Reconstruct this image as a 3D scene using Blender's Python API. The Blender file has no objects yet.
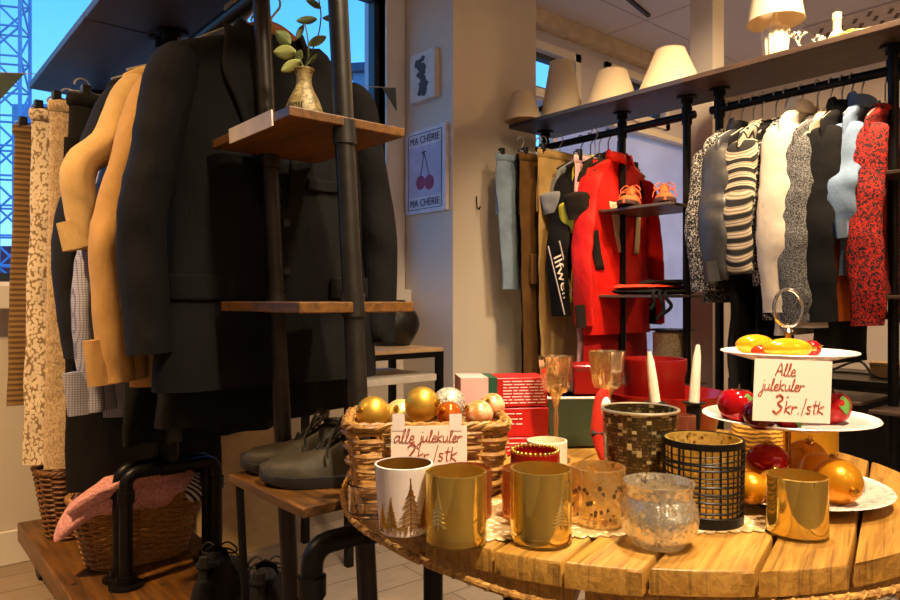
import bpy, bmesh, math, random
from mathutils import Vector, Matrix, noise as mnoise
random.seed(7)
C = bpy.context.scene.collection
PI = math.pi
sin, cos = math.sin, math.cos
# ------------------------------------------------------------------ camera frame helpers
HC = 0.9; FPX = 690.0
RIGHT = Vector((0.7612, -0.6485, 0)); FWD = Vector((0.6485, 0.7612, 0))
YAW = math.atan2(RIGHT.y, RIGHT.x)

def W(cx, d, z=0.0):
    p = RIGHT * cx + FWD * d
    return Vector((p.x, p.y, z))

def at(px, d, z=0.0):
    return W((px - 450) / FPX * d, d, z)

def pix(px, py, d):
    return at(px, d, HC + (300 - py) / FPX * d)

def on_y(px, Y):
    k = (px - 450) / FPX      # (R.x X + R.y Y) = k (F.x X + F.y Y)
    X = (k * FWD.y - RIGHT.y) * Y / (RIGHT.x - k * FWD.x)
    return X

def on_x(px, X):
    k = (px - 450) / FPX
    return (RIGHT.x - k * FWD.x) * X / (k * FWD.y - RIGHT.y)

def depth(X, Y):
    return FWD.x * X + FWD.y * Y

def zat(py, d):
    return HC + (300 - py) / FPX * d

# ------------------------------------------------------------------ materials
def h(s, k=1.0):
    s = s.lstrip('#')
    o = []
    for i in (0, 2, 4):
        c = int(s[i:i + 2], 16) / 255
        o.append((c / 12.92 if c <= 0.04045 else ((c + 0.055) / 1.055) ** 2.4) * k)
    return (o[0], o[1], o[2], 1.0)

class NT:
    def __init__(s, name):
        s.m = bpy.data.materials.new(name); s.m.use_nodes = True
        s.t = s.m.node_tree; s.t.nodes.clear()
        s.out = s.t.nodes.new('ShaderNodeOutputMaterial')
    def n(s, typ, props=None, **inp):
        nd = s.t.nodes.new('ShaderNode' + typ)
        for k, v in (props or {}).items():
            setattr(nd, k, v)
        for k, v in inp.items():
            k = k.replace('_', ' ')
            if k.startswith('i') and k[1:].isdigit():
                sock = nd.inputs[int(k[1:])]
            else:
                sock = nd.inputs[k]
            if isinstance(v, bpy.types.NodeSocket):
                s.t.links.new(v, sock)
            else:
                sock.default_value = v
        return nd
    def math(s, op, a, b=0.0, c=0.0):
        return s.n('Math', {'operation': op}, i0=a, i1=b, i2=c).outputs[0]
    def coord(s):
        return s.n('TexCoord').outputs['Object']
    def mapped(s, scale=(1, 1, 1), rot=(0, 0, 0), src=None):
        return s.n('Mapping', None, Vector=src or s.coord(), Scale=scale, Rotation=rot).outputs[0]
    def cyl(s, r=0.04):
        x = s.n('SeparateXYZ', None, i0=s.coord())
        a = s.math('MULTIPLY', s.math('ARCTAN2', x.outputs[1], x.outputs[0]), r)
        return s.n('CombineXYZ', None, i0=a, i1=x.outputs[2]).outputs[0]
    def noise(s, vec, scale, detail=3.0, rough=0.55, dist=0.0):
        return s.n('TexNoise', None, Vector=vec, Scale=scale, Detail=detail, Roughness=rough, Distortion=dist).outputs[0]
    def vor(s, vec, scale, feature='F1', rnd=1.0):
        return s.n('TexVoronoi', {'feature': feature}, Vector=vec, Scale=scale, Randomness=rnd)
    def step(s, v, a, b):
        return s.n('MapRange', {'clamp': True}, Value=v, i1=a, i2=b, i3=0.0, i4=1.0).outputs[0]
    def mix(s, f, a, b):
        nd = s.t.nodes.new('ShaderNodeMix'); nd.data_type = 'RGBA'
        for sock, v in ((nd.inputs[0], f), (nd.inputs[6], a), (nd.inputs[7], b)):
            if isinstance(v, bpy.types.NodeSocket): s.t.links.new(v, sock)
            else: sock.default_value = v
        return nd.outputs[2]
    def bump(s, hgt, strength=0.3, dist=0.01):
        return s.n('Bump', None, Strength=strength, Distance=dist, Height=hgt).outputs[0]
    def bsdf(s, col, rough=0.5, metal=0.0, normal=None, **kw):
        b = s.n('BsdfPrincipled')
        def put(k, v):
            if v is None: return
            if isinstance(v, bpy.types.NodeSocket): s.t.links.new(v, b.inputs[k])
            else: b.inputs[k].default_value = v
        put('Base Color', col); put('Roughness', rough); put('Metallic', metal); put('Normal', normal)
        for k, v in kw.items(): put(k.replace('_', ' '), v)
        return b.outputs[0]
    def done(s, sh):
        s.t.links.new(sh, s.out.inputs[0]); return s.m

def plain(name, col, rough=0.5, metal=0.0, var=0.12, vs=18.0, bs=0.0, bscale=60.0, **kw):
    n = NT(name); v = n.coord()
    c = n.mix(n.step(n.noise(v, vs), 0.3, 0.7), tuple(x * (1 - var) for x in col[:3]) + (1,), tuple(min(1, x * (1 + var)) for x in col[:3]) + (1,))
    nm = n.bump(n.noise(v, bscale), bs, 0.004) if bs else None
    return n.done(n.bsdf(c, rough, metal, nm, **kw))

def fabric(name, col, rough=0.9, weave=900.0, var=0.18, wr=0.35):
    n = NT(name); v = n.coord()
    big = n.noise(v, 14, 4)
    fine = n.noise(v, weave, 1)
    f = n.math('MULTIPLY', n.math('ADD', big, fine), 0.5)
    c = n.mix(n.step(f, 0.36, 0.64), tuple(x * (1 - var) for x in col[:3]) + (1,), tuple(min(1, x * (1 + var)) for x in col[:3]) + (1,))
    hgt = n.math('ADD', n.math('MULTIPLY', n.noise(n.mapped((1, 1, .45)), 26, 3), 1.0), n.math('MULTIPLY', fine, 0.12))
    return n.done(n.bsdf(c, rough, 0.0, n.bump(hgt, wr, 0.014), Specular_IOR_Level=0.25))

def pattern(name, c1, c2, fn, rough=0.88, wr=0.25):
    n = NT(name); v = n.coord()
    f = fn(n, v)
    return n.done(n.bsdf(n.mix(f, c1, c2), rough, 0.0, n.bump(n.noise(v, 30, 3), wr, 0.01)))

def wood(name, c1, c2, scale=(1, 12, 12), rough=0.55, grain=9.0, bs=0.15, rot=(0, 0, 0), dark=0.0):
    n = NT(name); v = n.mapped(scale, rot)
    a = n.noise(v, grain, 6, 0.65, 0.6)
    b = n.noise(n.coord(), 5, 3)
    f = n.math('ADD', n.math('MULTIPLY', a, 0.75), n.math('MULTIPLY', b, 0.25))
    c = n.mix(n.step(f, 0.36, 0.66), c1, c2)
    if dark:
        k = n.step(n.vor(n.coord(), 9).outputs[0], 0.05, 0.12)
        c = n.mix(k, tuple(x * (1 - dark) for x in c1[:3]) + (1,), c)
    return n.done(n.bsdf(c, rough, 0.0, n.bump(a, bs, 0.006)))

def mercury(name, col, tint, fac=0.75, rough=0.1, bscale=30.0, bs=0.15, stretch=(1, 1, .25), speck=0.0, milky=.3):
    """silvered glass: a mirror coat that lets a little light through"""
    n = NT(name); v = n.mapped(stretch)
    nz = n.noise(v, bscale, 3)
    nm = n.bump(nz, bs, 0.006)
    g = n.bsdf(col, rough, 1.0, nm)
    t = n.n('BsdfTransparent', None, Color=tint).outputs[0]
    df = n.n('BsdfDiffuse', None, Color=col).outputs[0]; tl = n.n('BsdfTranslucent', None, Color=col).outputs[0]
    def mixs(q, a, b):
        x = n.t.nodes.new('ShaderNodeMixShader'); x.inputs[0].default_value = q
        n.t.links.new(a, x.inputs[1]); n.t.links.new(b, x.inputs[2]); return x.outputs[0]
    g = mixs(milky, g, mixs(.5, df, tl))
    f = fac
    if speck:
        f = n.math('MULTIPLY', n.step(n.noise(n.coord(), 160, 3), 0.36, 0.36 + speck), fac)
    mx = n.t.nodes.new('ShaderNodeMixShader')
    if isinstance(f, bpy.types.NodeSocket): n.t.links.new(f, mx.inputs[0])
    else: mx.inputs[0].default_value = f
    n.t.links.new(t, mx.inputs[1]); n.t.links.new(g, mx.inputs[2])
    return n.done(mx.outputs[0])

def pane_mat(name, tint):
    n = NT(name)
    fc = n.n('LayerWeight', None, Blend=0.5).outputs[1]
    fr = n.math('MULTIPLY_ADD', n.math('POWER', fc, 5.0), .6, .03)
    t = n.n('BsdfTransparent', None, Color=tint).outputs[0]
    g = n.n('BsdfGlossy', None, Color=(1, 1, 1, 1), Roughness=0.02).outputs[0]
    mx = n.t.nodes.new('ShaderNodeMixShader')
    n.t.links.new(fr, mx.inputs[0]); n.t.links.new(t, mx.inputs[1]); n.t.links.new(g, mx.inputs[2])
    return n.done(mx.outputs[0])

# ------------------------------------------------------------------ mesh builder
class M:
    def __init__(s): s.v = []; s.f = []
    def add(s, vs, fs):
        o = len(s.v); s.v += [tuple(v) for v in vs]; s.f += [tuple(i + o for i in f) for f in fs]; return s
    def box(s, x0, x1, y0, y1, z0, z1):
        v = [(x, y, z) for z in (z0, z1) for y in (y0, y1) for x in (x0, x1)]
        return s.add(v, [(0, 2, 3, 1), (4, 5, 7, 6), (0, 1, 5, 4), (2, 6, 7, 3), (0, 4, 6, 2), (1, 3, 7, 5)])
    def obox(s, c, size, mat=None):
        b = M().box(-size[0] / 2, size[0] / 2, -size[1] / 2, size[1] / 2, -size[2] / 2, size[2] / 2)
        R = (mat or Matrix.Identity(3))
        return s.add([R @ Vector(v) + Vector(c) for v in b.v], b.f)
    def loft(s, rings, cap0=False, cap1=False, closed=True):
        n = len(rings[0]); o = []
        for r in rings: o += [tuple(p) for p in r]
        fs = []
        for i in range(len(rings) - 1):
            for j in range(n if closed else n - 1):
                k = (j + 1) % n
                fs.append((i * n + j, i * n + k, (i + 1) * n + k, (i + 1) * n + j))
        if cap0: fs.append(tuple(range(n - 1, -1, -1)))
        if cap1: fs.append(tuple(range((len(rings) - 1) * n, len(rings) * n)))
        return s.add(o, fs)
    def tube(s, path, r, seg=8, closed=False, cap=True, r2=None):
        P = [Vector(p) for p in path]; n = len(P)
        R = r if isinstance(r, (list, tuple)) else [r] * n
        R2 = (r2 if isinstance(r2, (list, tuple)) else [r2] * n) if r2 is not None else R
        rings = []; u = None
        for i in range(n):
            a = P[(i - 1) % n] if (closed or i > 0) else P[i]
            b = P[(i + 1) % n] if (closed or i < n - 1) else P[i]
            t = (b - a)
            t = t.normalized() if t.length > 1e-9 else Vector((0, 0, 1))
            if u is None:
                u = Vector((1, 0, 0)) if abs(t.x) < 0.8 else Vector((0, 1, 0))
            u = (u - t * u.dot(t))
            if u.length < 1e-6: u = t.orthogonal()
            u.normalize(); w = t.cross(u)
            rings.append([P[i] + u * (R[i] * cos(2 * PI * k / seg)) + w * (R2[i] * sin(2 * PI * k / seg)) for k in range(seg)])
        if closed: rings.append(rings[0])
        return s.loft(rings, cap and not closed, cap and not closed)
    def cyl(s, p0, p1, r, seg=14): return s.tube([p0, p1], r, seg)
    def lathe(s, prof, seg=40, c=(0, 0, 0), rip=None):
        rings = []
        for (r, z) in prof:
            rings.append([(c[0] + (r + (rip(a, z, r) if rip else 0)) * cos(a), c[1] + (r + (rip(a, z, r) if rip else 0)) * sin(a), c[2] + z)
                          for a in [2 * PI * k / seg for k in range(seg)]])
        return s.loft(rings, prof[0][0] > 1e-6 and False, False)
    def ball(s, c, rx, ry=None, rz=None, seg=28, rn=16, rip=None, R=None):
        ry = ry or rx; rz = rz or rx; rings = []
        for i in range(rn + 1):
            t = -PI / 2 + PI * i / rn
            row = []
            for k in range(seg):
                a = 2 * PI * k / seg
                q = 1 + (rip(a, t) if rip else 0)
                p = Vector((rx * cos(t) * cos(a) * q, ry * cos(t) * sin(a) * q, rz * sin(t) * q))
                if R: p = R @ p
                row.append(p + Vector(c))
            rings.append(row)
        return s.loft(rings)
    def prism(s, poly, z0, z1):
        n = len(poly)
        v = [(x, y, z0) for x, y in poly] + [(x, y, z1) for x, y in poly]
        f = [tuple(range(n - 1, -1, -1)), tuple(range(n, 2 * n))] + [(i, (i + 1) % n, n + (i + 1) % n, n + i) for i in range(n)]
        return s.add(v, f)
    def sheet(s, fn, nu, nv):
        v = [fn(i / nu, j / nv) for j in range(nv + 1) for i in range(nu + 1)]
        f = [(j * (nu + 1) + i, j * (nu + 1) + i + 1, (j + 1) * (nu + 1) + i + 1, (j + 1) * (nu + 1) + i) for j in range(nv) for i in range(nu)]
        return s.add(v, f)
    def map(s, fn): s.v = [tuple(fn(Vector(v))) for v in s.v]; return s
    def shift(s, d): s.v = [(v[0] + d[0], v[1] + d[1], v[2] + d[2]) for v in s.v]; return s

def obj(name, m, mat, parent=None, smooth=True, ang=38, bevel=0.0, solid=0.0, sub=0, loc=(0, 0, 0), label=None, world=False):
    me = bpy.data.meshes.new(name)
    if world and parent is not None:
        o = parent; off = Vector((0, 0, 0))
        while o is not None: off += o.location; o = o.parent
        m.shift(-off)
    me.from_pydata(m.v, [], m.f)
    bm = bmesh.new(); bm.from_mesh(me)
    bmesh.ops.remove_doubles(bm, verts=bm.verts, dist=1e-6)
    bmesh.ops.recalc_face_normals(bm, faces=bm.faces)
    bm.to_mesh(me); bm.free()
    me.materials.append(mat)
    if smooth:
        me.polygons.foreach_set('use_smooth', [True] * len(me.polygons))
        me.set_sharp_from_angle(angle=math.radians(ang))
    o = bpy.data.objects.new(name, me); C.objects.link(o)
    o.location = loc
    if parent: o.parent = parent
    if solid:
        md = o.modifiers.new('s', 'SOLIDIFY'); md.thickness = solid; md.offset = 0
    if bevel:
        md = o.modifiers.new('b', 'BEVEL'); md.width = bevel; md.segments = 2; md.limit_method = 'ANGLE'
    if sub:
        md = o.modifiers.new('u', 'SUBSURF'); md.levels = sub; md.render_levels = sub
    if label: o['label'] = label
    return o

def tag(o, label, cat, group=None):
    o['label'] = label; o['category'] = cat
    if group: o['group'] = group
    return o

def thing(name, label, cat, loc=(0, 0, 0), rotz=0.0, group=None):
    o = bpy.data.objects.new(name, None); C.objects.link(o)
    o.location = loc; o.rotation_euler = (0, 0, rotz); o.empty_display_size = 0.05
    return tag(o, label, cat, group)

def struct(name, m, mat, parent=None, bevel=0.0):
    o = obj(name, m, mat, parent, smooth=False, bevel=bevel)
    if parent is None: o['kind'] = 'structure'
    return o

def text_mesh(body, size, mat, name, parent, loc, rot, extrude=0.0004, align='CENTER', sx=1.0):
    cu = bpy.data.curves.new(name, 'FONT'); cu.body = body; cu.size = size; cu.extrude = extrude
    cu.align_x = align; cu.align_y = 'CENTER'; cu.resolution_u = 3
    t = bpy.data.objects.new(name + '_src', cu); C.objects.link(t)
    bpy.context.view_layer.update()
    dg = bpy.context.evaluated_depsgraph_get()
    me = bpy.data.meshes.new_from_object(t.evaluated_get(dg))
    bpy.data.objects.remove(t); bpy.data.curves.remove(cu)
    me.materials.clear(); me.materials.append(mat)
    me.name = name
    o = bpy.data.objects.new(name, me); C.objects.link(o)
    o.parent = parent; o.location = loc; o.rotation_euler = rot; o.scale = (sx, 1, 1)
    return o

def smooth_path(pts, n=6, closed=False):
    P = [Vector(p) for p in pts]; out = []; L = len(P)
    for i in range(L if closed else L - 1):
        if closed: a, b, c, d = P[(i - 1) % L], P[i], P[(i + 1) % L], P[(i + 2) % L]
        else: a, b, c, d = P[max(i - 1, 0)], P[i], P[i + 1], P[min(i + 2, L - 1)]
        for k in range(n):
            t = k / n
            out.append(0.5 * ((2 * b) + (c - a) * t + (2 * a - 5 * b + 4 * c - d) * t * t + (3 * b - a - 3 * c + d) * t ** 3))
    if not closed: out.append(P[-1])
    return out

GLY = {
 'a': ([[(.8,.9),(.4,1),(.1,.5),(.3,.05),(.7,.5),(.8,.95),(.8,.2),(1.0,0.05)]], 1.05),
 'l': ([[(0,.1),(.35,1.2),(.38,1.9),(.2,1.7),(.15,.3),(.35,0),(.6,.2)]], .55),
 'e': ([[(.1,.5),(.6,.6),(.55,.95),(.3,1),(.08,.5),(.3,.02),(.8,.2)]], .8),
 'j': ([[(.4,1),(.4,-.6),(.15,-1),(-.1,-.7),(.55,.15)], [(.45,1.5),(.52,1.65)]], .62),
 'u': ([[(.05,1),(.08,.3),(.35,0),(.7,.5),(.72,1),(.75,.2),(.95,0.05)]], 1.0),
 'k': ([[(.12,1.75),(.08,0)], [(.8,1.1),(.12,.55),(.85,0)]], .95),
 'r': ([[(.05,1),(.1,0)], [(.1,.5),(.35,.95),(.75,.9)]], .85),
 'A': ([[(0,0),(.6,1.9),(1.0,0)], [(.1,.7),(.95,.75)]], 1.2),
 '3': ([[(.1,1.7),(.5,1.95),(.85,1.55),(.4,1.05),(.9,.6),(.5,0),(0,.25)]], 1.15),
 '2': ([[(.05,1.5),(.45,1.95),(.85,1.5),(.1,.05),(.95,.08)]], 1.1),
 '/': ([[(.1,-.3),(.4,2.1)]], .6),
 's': ([[(.65,.95),(.2,.95),(.2,.65),(.6,.4),(.5,.02),(.05,.1)]], .8),
 't': ([[(.38,1.8),(.35,.2),(.6,0)], [(.05,1.15),(.75,1.22)]], .8),
 '.': ([[(.12,0),(.2,.1)]], .35), '-': ([[(0,.5),(.5,.55)]], .7), ' ': ([], .6)}

def handwrite(m, text, x, z, s, r, y=0.0, slant=0.15):
    for ch in text:
        st, adv = GLY[ch]
        for k in st:
            p = [Vector((x + (a + b * slant) * s, y, z + b * s)) for a, b in k]
            m.tube(smooth_path(p, 5), r, 5, r2=r)
        x += adv * s
    return x
# ------------------------------------------------------------------ shared materials
K = {}
K['black_metal'] = plain('black_metal', h('#191717'), 0.42, 0.6, 0.2, 40)
K['pipe'] = plain('grey_pipe', h('#3a3632'), 0.42, 0.75, 0.2, 30)
K['dark_pipe'] = plain('dark_pipe', h('#1d1b1a'), 0.4, 0.7, 0.2, 30)
K['chrome'] = plain('chrome', h('#d8d4cc'), 0.15, 1.0, 0.05)
K['wall'] = plain('wall_paint', h('#d3c8ba'), 0.85, 0, 0.03, 3, 0.05, 200)
K['wall_lilac'] = plain('wall_lilac', h('#cfcad6'), 0.85, 0, 0.03, 3, 0.05, 200)
K['ceil'] = None
K['white_paint'] = plain('white_paint', h('#e6dfd6'), 0.5, 0, 0.04, 6)
K['gasket'] = plain('dark_gasket', h('#27313d'), 0.5)
K['pane'] = pane_mat('window_glass', (0.93, 0.97, 0.98, 1))
K['black_plastic'] = plain('black_plastic', h('#151413'), 0.45)
K['paper'] = plain('card_paper', h('#f3dfcb'), 0.75, 0, 0.02, 8)
K['ink'] = plain('red_ink', h('#a5401c'), 0.6)
K['white_label'] = plain('white_label', h('#ecdcd0'), 0.7)
K['wick'] = plain('wick', h('#40352a'), 0.9)

def ceil_mat():
    n = NT('ceiling_tiles'); v = n.coord()
    b = n.n('TexBrick', {'offset': 0.0}, Vector=v, Color1=h('#ded8d4'), Color2=h('#d8d1ce'), Mortar=h('#a39b98'), Scale=1.0)
    b.inputs['Mortar Size'].default_value = 0.006
    b.inputs['Brick Width'].default_value = 1.2; b.inputs['Row Height'].default_value = 0.6
    c = n.mix(n.step(n.noise(v, 2), .3, .7), b.outputs[0], h('#cfc8c6'))
    c = n.mix(0.5, b.outputs[0], c)
    return n.done(n.bsdf(c, 0.9, 0, n.bump(n.noise(v, 150), .1, .005)))
K['ceil'] = ceil_mat()

def floor_mat():
    n = NT('floor_planks'); v = n.mapped((1, 1, 1), (0, 0, 0.05))
    b = n.n('TexBrick', {'offset': 0.37}, Vector=v, Color1=h('#8f7b68'), Color2=h('#a08d78'), Mortar=h('#54473c'), Scale=1.0)
    b.inputs['Mortar Size'].default_value = 0.0025
    b.inputs['Brick Width'].default_value = 1.3; b.inputs['Row Height'].default_value = 0.14
    g = n.noise(n.mapped((1.5, 16, 1)), 6, 5, .6, .4)
    c = n.mix(n.math('MULTIPLY', n.step(g, .35, .7), .45), b.outputs[0], h('#6f5f50'))
    return n.done(n.bsdf(c, 0.5, 0, n.bump(g, .05, .003)))
K['floor'] = floor_mat()

# ------------------------------------------------------------------ room shell
CEIL = 2.585; YW = 2.77; XR = 5.2; XL = -1.6; YF = -2.6
struct('floor', M().box(XL, XR, YF, YW, -0.08, 0), K['floor'])
struct('ceiling', M().box(XL, XR, YF, YW, CEIL, CEIL + 0.1), K['ceil'])
WX = [(-1.35, 1.93, 0.95, 2.44), (2.62, 3.42, 2.10, 2.43), (3.68, 4.42, 2.12, 2.45)]
FX = (3.16, 5.10, 0.42, 2.085)
wb = M(); x = XL; TH = 0.16
for (a, b, z0, z1) in WX:
    (wb.box(x, a, YW, YW + TH, 0, CEIL) if x < 2 else (wb.box(x, a, YW, YW + TH, 0, FX[2]), wb.box(x, a, YW, YW + TH, FX[3], CEIL))); (wb.box(a, b, YW, YW + TH, 0, z0) if a < 2 else (wb.box(a, b, YW, YW + TH, 0, FX[2]), wb.box(a, b, YW, YW + TH, FX[3], z0))); wb.box(a, b, YW, YW + TH, z1, CEIL); x = b
wb.box(x, FX[1], YW, YW + TH, 0, FX[2]); wb.box(x, FX[1], YW, YW + TH, FX[3], CEIL); wb.box(FX[1], XR, YW, YW + TH, 0, CEIL)
struct('wall_back', wb, K['wall_lilac'])
def frosted():
    n = NT('frosted_glass'); v = n.coord()
    f = n.noise(v, 3, 3)
    c = n.mix(n.step(f, .3, .7), h('#dcdce4'), h('#f2f2f6'))
    d_ = n.n('BsdfDiffuse', None, Color=c).outputs[0]; t_ = n.n('BsdfTranslucent', None, Color=c).outputs[0]
    x = n.t.nodes.new('ShaderNodeMixShader'); x.inputs[0].default_value = .62
    n.t.links.new(d_, x.inputs[1]); n.t.links.new(t_, x.inputs[2])
    return n.done(x.outputs[0])
fw_ = M(); a, b, z0, z1 = FX
for q in ((a, a + .035, z0, z1), (b - .035, b, z0, z1), (a, b, z0, z0 + .035), (a, b, z1 - .035, z1)): fw_.box(q[0], q[1], YW - .015, YW + .1, q[2], q[3])
wf = struct('window_4', fw_, K['white_paint'])
obj('frosted_pane', M().box(a + .03, b - .03, YW + .05, YW + .054, z0 + .03, z1 - .03), frosted(), wf, smooth=False)
struct('wall_right', M().box(XR, XR + 0.1, YF, YW + TH, 0, CEIL), K['wall'])
struct('wall_left', M().box(XL - 0.1, XL, YF, YW + TH, 0, CEIL), K['wall'])
struct('wall_front', M().box(XL, XR, YF - 0.1, YF, 0, CEIL), K['wall'])
struct('wall_pillar', M().box(2.045, 2.60, 2.38, YW, 0, CEIL), K['wall'])
struct('wall_post', M().box(2.90, 3.0, 1.59, 1.70, 0, CEIL), K['wall'])
# beam at the top of the back wall, beyond the pillar
struct('trim_1', M().box(2.60, XR, 2.69, YW, 2.50, CEIL), plain('cream_beam', h('#d8c7ac'), .8), bevel=.004)
struct('baseboard_back', M().box(XL, 2.045, 2.752, YW, 0, 0.115), K['white_paint'], bevel=.003)
struct('baseboard_right', M().box(XR - 0.018, XR, YF, YW, 0, 0.1), plain('dark_baseboard', h('#3a332e'), .6))
for i, (xa, xb) in enumerate(((-1.3, -.5), (.35, .75), (1.75, 2.6))):  # dark doors added out of view to give the gold glass contrasting reflections
    dr = struct('added_door_%d' % (i + 1), M().box(xa, xb, YF, YF + .04, 0, 2.1), plain('added_dark_door', h('#2e2219'), .5), bevel=.003)
    obj('added_door_frame', M().box(xa - .06, xa, YF, YF + .05, 0, 2.16).box(xb, xb + .06, YF, YF + .05, 0, 2.16).box(xa, xb, YF, YF + .05, 2.1, 2.16), K['white_paint'], dr, smooth=False)
    obj('handle', M().tube([(xb - .07, YF + .04, 1.0), (xb - .07, YF + .08, 1.0), (xb - .16, YF + .08, 1.0)], .01, 8), K['chrome'], dr)
# the low white board under the window and the sill
struct('trim_2', M().box(XL, 2.045, 2.69, YW, 0.87, 0.95), K['white_paint'], bevel=.004)
struct('wall_under', M().box(XL, 2.045, 2.758, YW, 0.115, 0.87), K['wall'])
for i, (a, b, z0, z1) in enumerate(WX):
    fw = 0.07 if i == 0 else 0.05
    f = M()
    y0, y1 = (YW - 0.02, YW + 0.12)
    f.box(a - (0 if i else 0), a + fw, y0, y1, z0, z1); f.box(b, b + 0.105 if i == 0 else b + .0, y0, y1, z0, z1) if i == 0 else f.box(b - fw, b, y0, y1, z0, z1)
    f.box(a, b, y0, y1, z0, z0 + (0.012 if i == 0 else .05)); f.box(a, b, y0, y1, z1 - 0.05, z1)
    if i == 0: f.box(b, b + .112, YW - .03, YW, z0, CEIL)
    wf = struct('window_%d' % (i + 1), f, K['white_paint'])
    s = M(); q = 0.03; e = 0.0 if i == 0 else fw
    for (xa, xb, za, zb) in ((a + e, a + e + q, z0, z1), (b - e - q, b - e, z0, z1), (a + e, b - e, z0 + (.012 if i == 0 else .05), z0 + (.012 if i == 0 else .05) + q), (a + e, b - e, z1 - .05 - q, z1 - .05)):
        s.box(xa, xb, YW + .03, YW + .08, za, zb)
    obj('sash', s, K['gasket'], wf, smooth=False)
    obj('pane', M().box(a + e + q, b - e - q, YW + .05, YW + .056, z0 + .03, z1 - .07), K['pane'], wf, smooth=False)

# air vent in the ceiling (upper right)
vt = thing('air_vent', 'pale slotted air vent in the ceiling above the table lamp shelf', 'vent', (4.66, 1.53, CEIL))
obj('plate', M().box(-.24, .24, -.30, .30, -.012, 0), plain('vent_white', h('#cbbfb4'), .6), vt, bevel=.003)
sl = M()
for iy in range(6):
    for ix in range(4):
        cx, cy = -.18 + ix * .10 + (.05 if iy % 2 else 0), -.24 + iy * .095
        if cx < .21: sl.obox((cx, cy, -.0135), (.07, .02, .004), Matrix.Rotation(.5, 3, 'Z'))
obj('slots', sl, plain('vent_slot', h('#6d5c50'), .8), vt, smooth=False)
# dark slot seen in the ceiling near the top edge
sp = W((638 - 450) / FPX * 3.95, 3.95)
tag(obj('ceiling_track', M().obox((0, 0, -.008), (.32, .02, .016), Matrix.Rotation(.2, 3, 'Z')), K['black_plastic'], loc=(sp.x, sp.y, CEIL)), 'short dark slot fitting in the ceiling above the lampshades', 'ceiling fitting')

# ------------------------------------------------------------------ outside
steel = plain('pale_steel', h('#8fb0d8'), .6, 0.1)
cr = at(9, 25.0)
ct = thing('tower_crane', 'pale lattice steel crane mast standing outside behind the left window', 'crane', (cr.x, cr.y, 0), YAW + .25)
hw = .52; zt = 16
for sx in (-1, 1):
    for sy in (-1, 1):
        obj('mast_leg', M().box(sx * hw - .05, sx * hw + .05, sy * hw - .05, sy * hw + .05, 0, zt), steel, ct, smooth=False)
br = M(); nz = 15; dz = zt / nz
for k in range(nz):
    for (a, b) in (((-1, -1), (1, -1)), ((1, -1), (1, 1)), ((1, 1), (-1, 1)), ((-1, 1), (-1, -1))):
        p, q = (a, b) if k % 2 else (b, a)
        br.cyl((p[0] * hw, p[1] * hw, k * dz), (q[0] * hw, q[1] * hw, (k + 1) * dz), .04, 5)
        br.cyl((p[0] * hw, p[1] * hw, k * dz), (q[0] * hw, q[1] * hw, k * dz), .04, 5)
obj('lattice_bracing', br, steel, ct, smooth=False)

def building(label, px0, px1, ytop, d, wallmat, name='building', wins=(0, 0), rot=0.0, roof=None):
    a, b = at(px0, d), at(px1, d); c = (a + b) / 2; w = (b - a).length; H = zat(ytop, d)
    t = thing(name, label, 'building', (c.x, c.y, 0), YAW + rot)
    obj('facade', M().box(-w / 2, w / 2, 0, 8, 0, H), wallmat, t, smooth=False)
    if roof: obj('roof', M().box(-w / 2 - .3, w / 2 + .3, -.3, 8.3, H, H + .35), roof, t, smooth=False)
    cols, rows = wins
    for i in range(cols):
        for j in range(rows):
            x = -w / 2 + w * (i + .5) / cols; z = H - 1.9 - j * 3.0
            fr = obj('window', M().box(x - .6, x + .6, -.06, 0, z - .9, z + .9), K['white_paint'], t, smooth=False)
            obj('pane', M().box(x - .48, x + .48, -.09, -.05, z - .78, z + .78), K['gasket'], fr, smooth=False)
    return t
blue_wall = plain('bluish_render', h('#8ea5c4'), .8)
building('grey blue house with windows seen behind the tall pole', 352, 396, 72, 30, plain('grey_render', h('#7d95ad'), .8), wins=(2, 3), rot=-.15, roof=plain('slate', h('#46566b'), .7))
building('pale blue flat block outside behind the lace skirts', 12, 120, 104, 42, blue_wall, wins=(4, 3))
building('low dark red brick building outside above the window sill', -60, 60, 246, 33, plain('red_brick', h('#7a3a4c'), .8), name='brick_building')

# bunting on the window
pen = plain('grey_green_felt', h('#5d6a62'), .9)
L0 = Vector((on_y(-12, 2.6), 2.6, zat(72, depth(on_y(-12, 2.6), 2.6)))); R0 = Vector((2.0, 2.68, zat(88, depth(2.0, 2.68))))
bt = thing('bunting', 'string of grey green felt pennants hung across the left window', 'bunting', (L0.x, L0.y, L0.z))
pts = [L0.lerp(R0, t / 20) - Vector((0, 0, .0)) for t in range(21)]
obj('string', M().tube(pts, .0015, 5), K['white_paint'], bt, world=True)
for px, tip in ((9, -8), (392, 10)):
    t = 0.035 if px < 100 else 0.94
    c = L0.lerp(R0, t); wd = .042; dirv = (R0 - L0).normalized()
    a, b = c - dirv * wd, c + dirv * wd; e = c + Vector((tip * .004, -.01, -.11 if px > 100 else -.1))
    obj('pennant', M().add([a, b, e], [(0, 1, 2)]), pen, bt, smooth=False, solid=.002, world=True)

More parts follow.
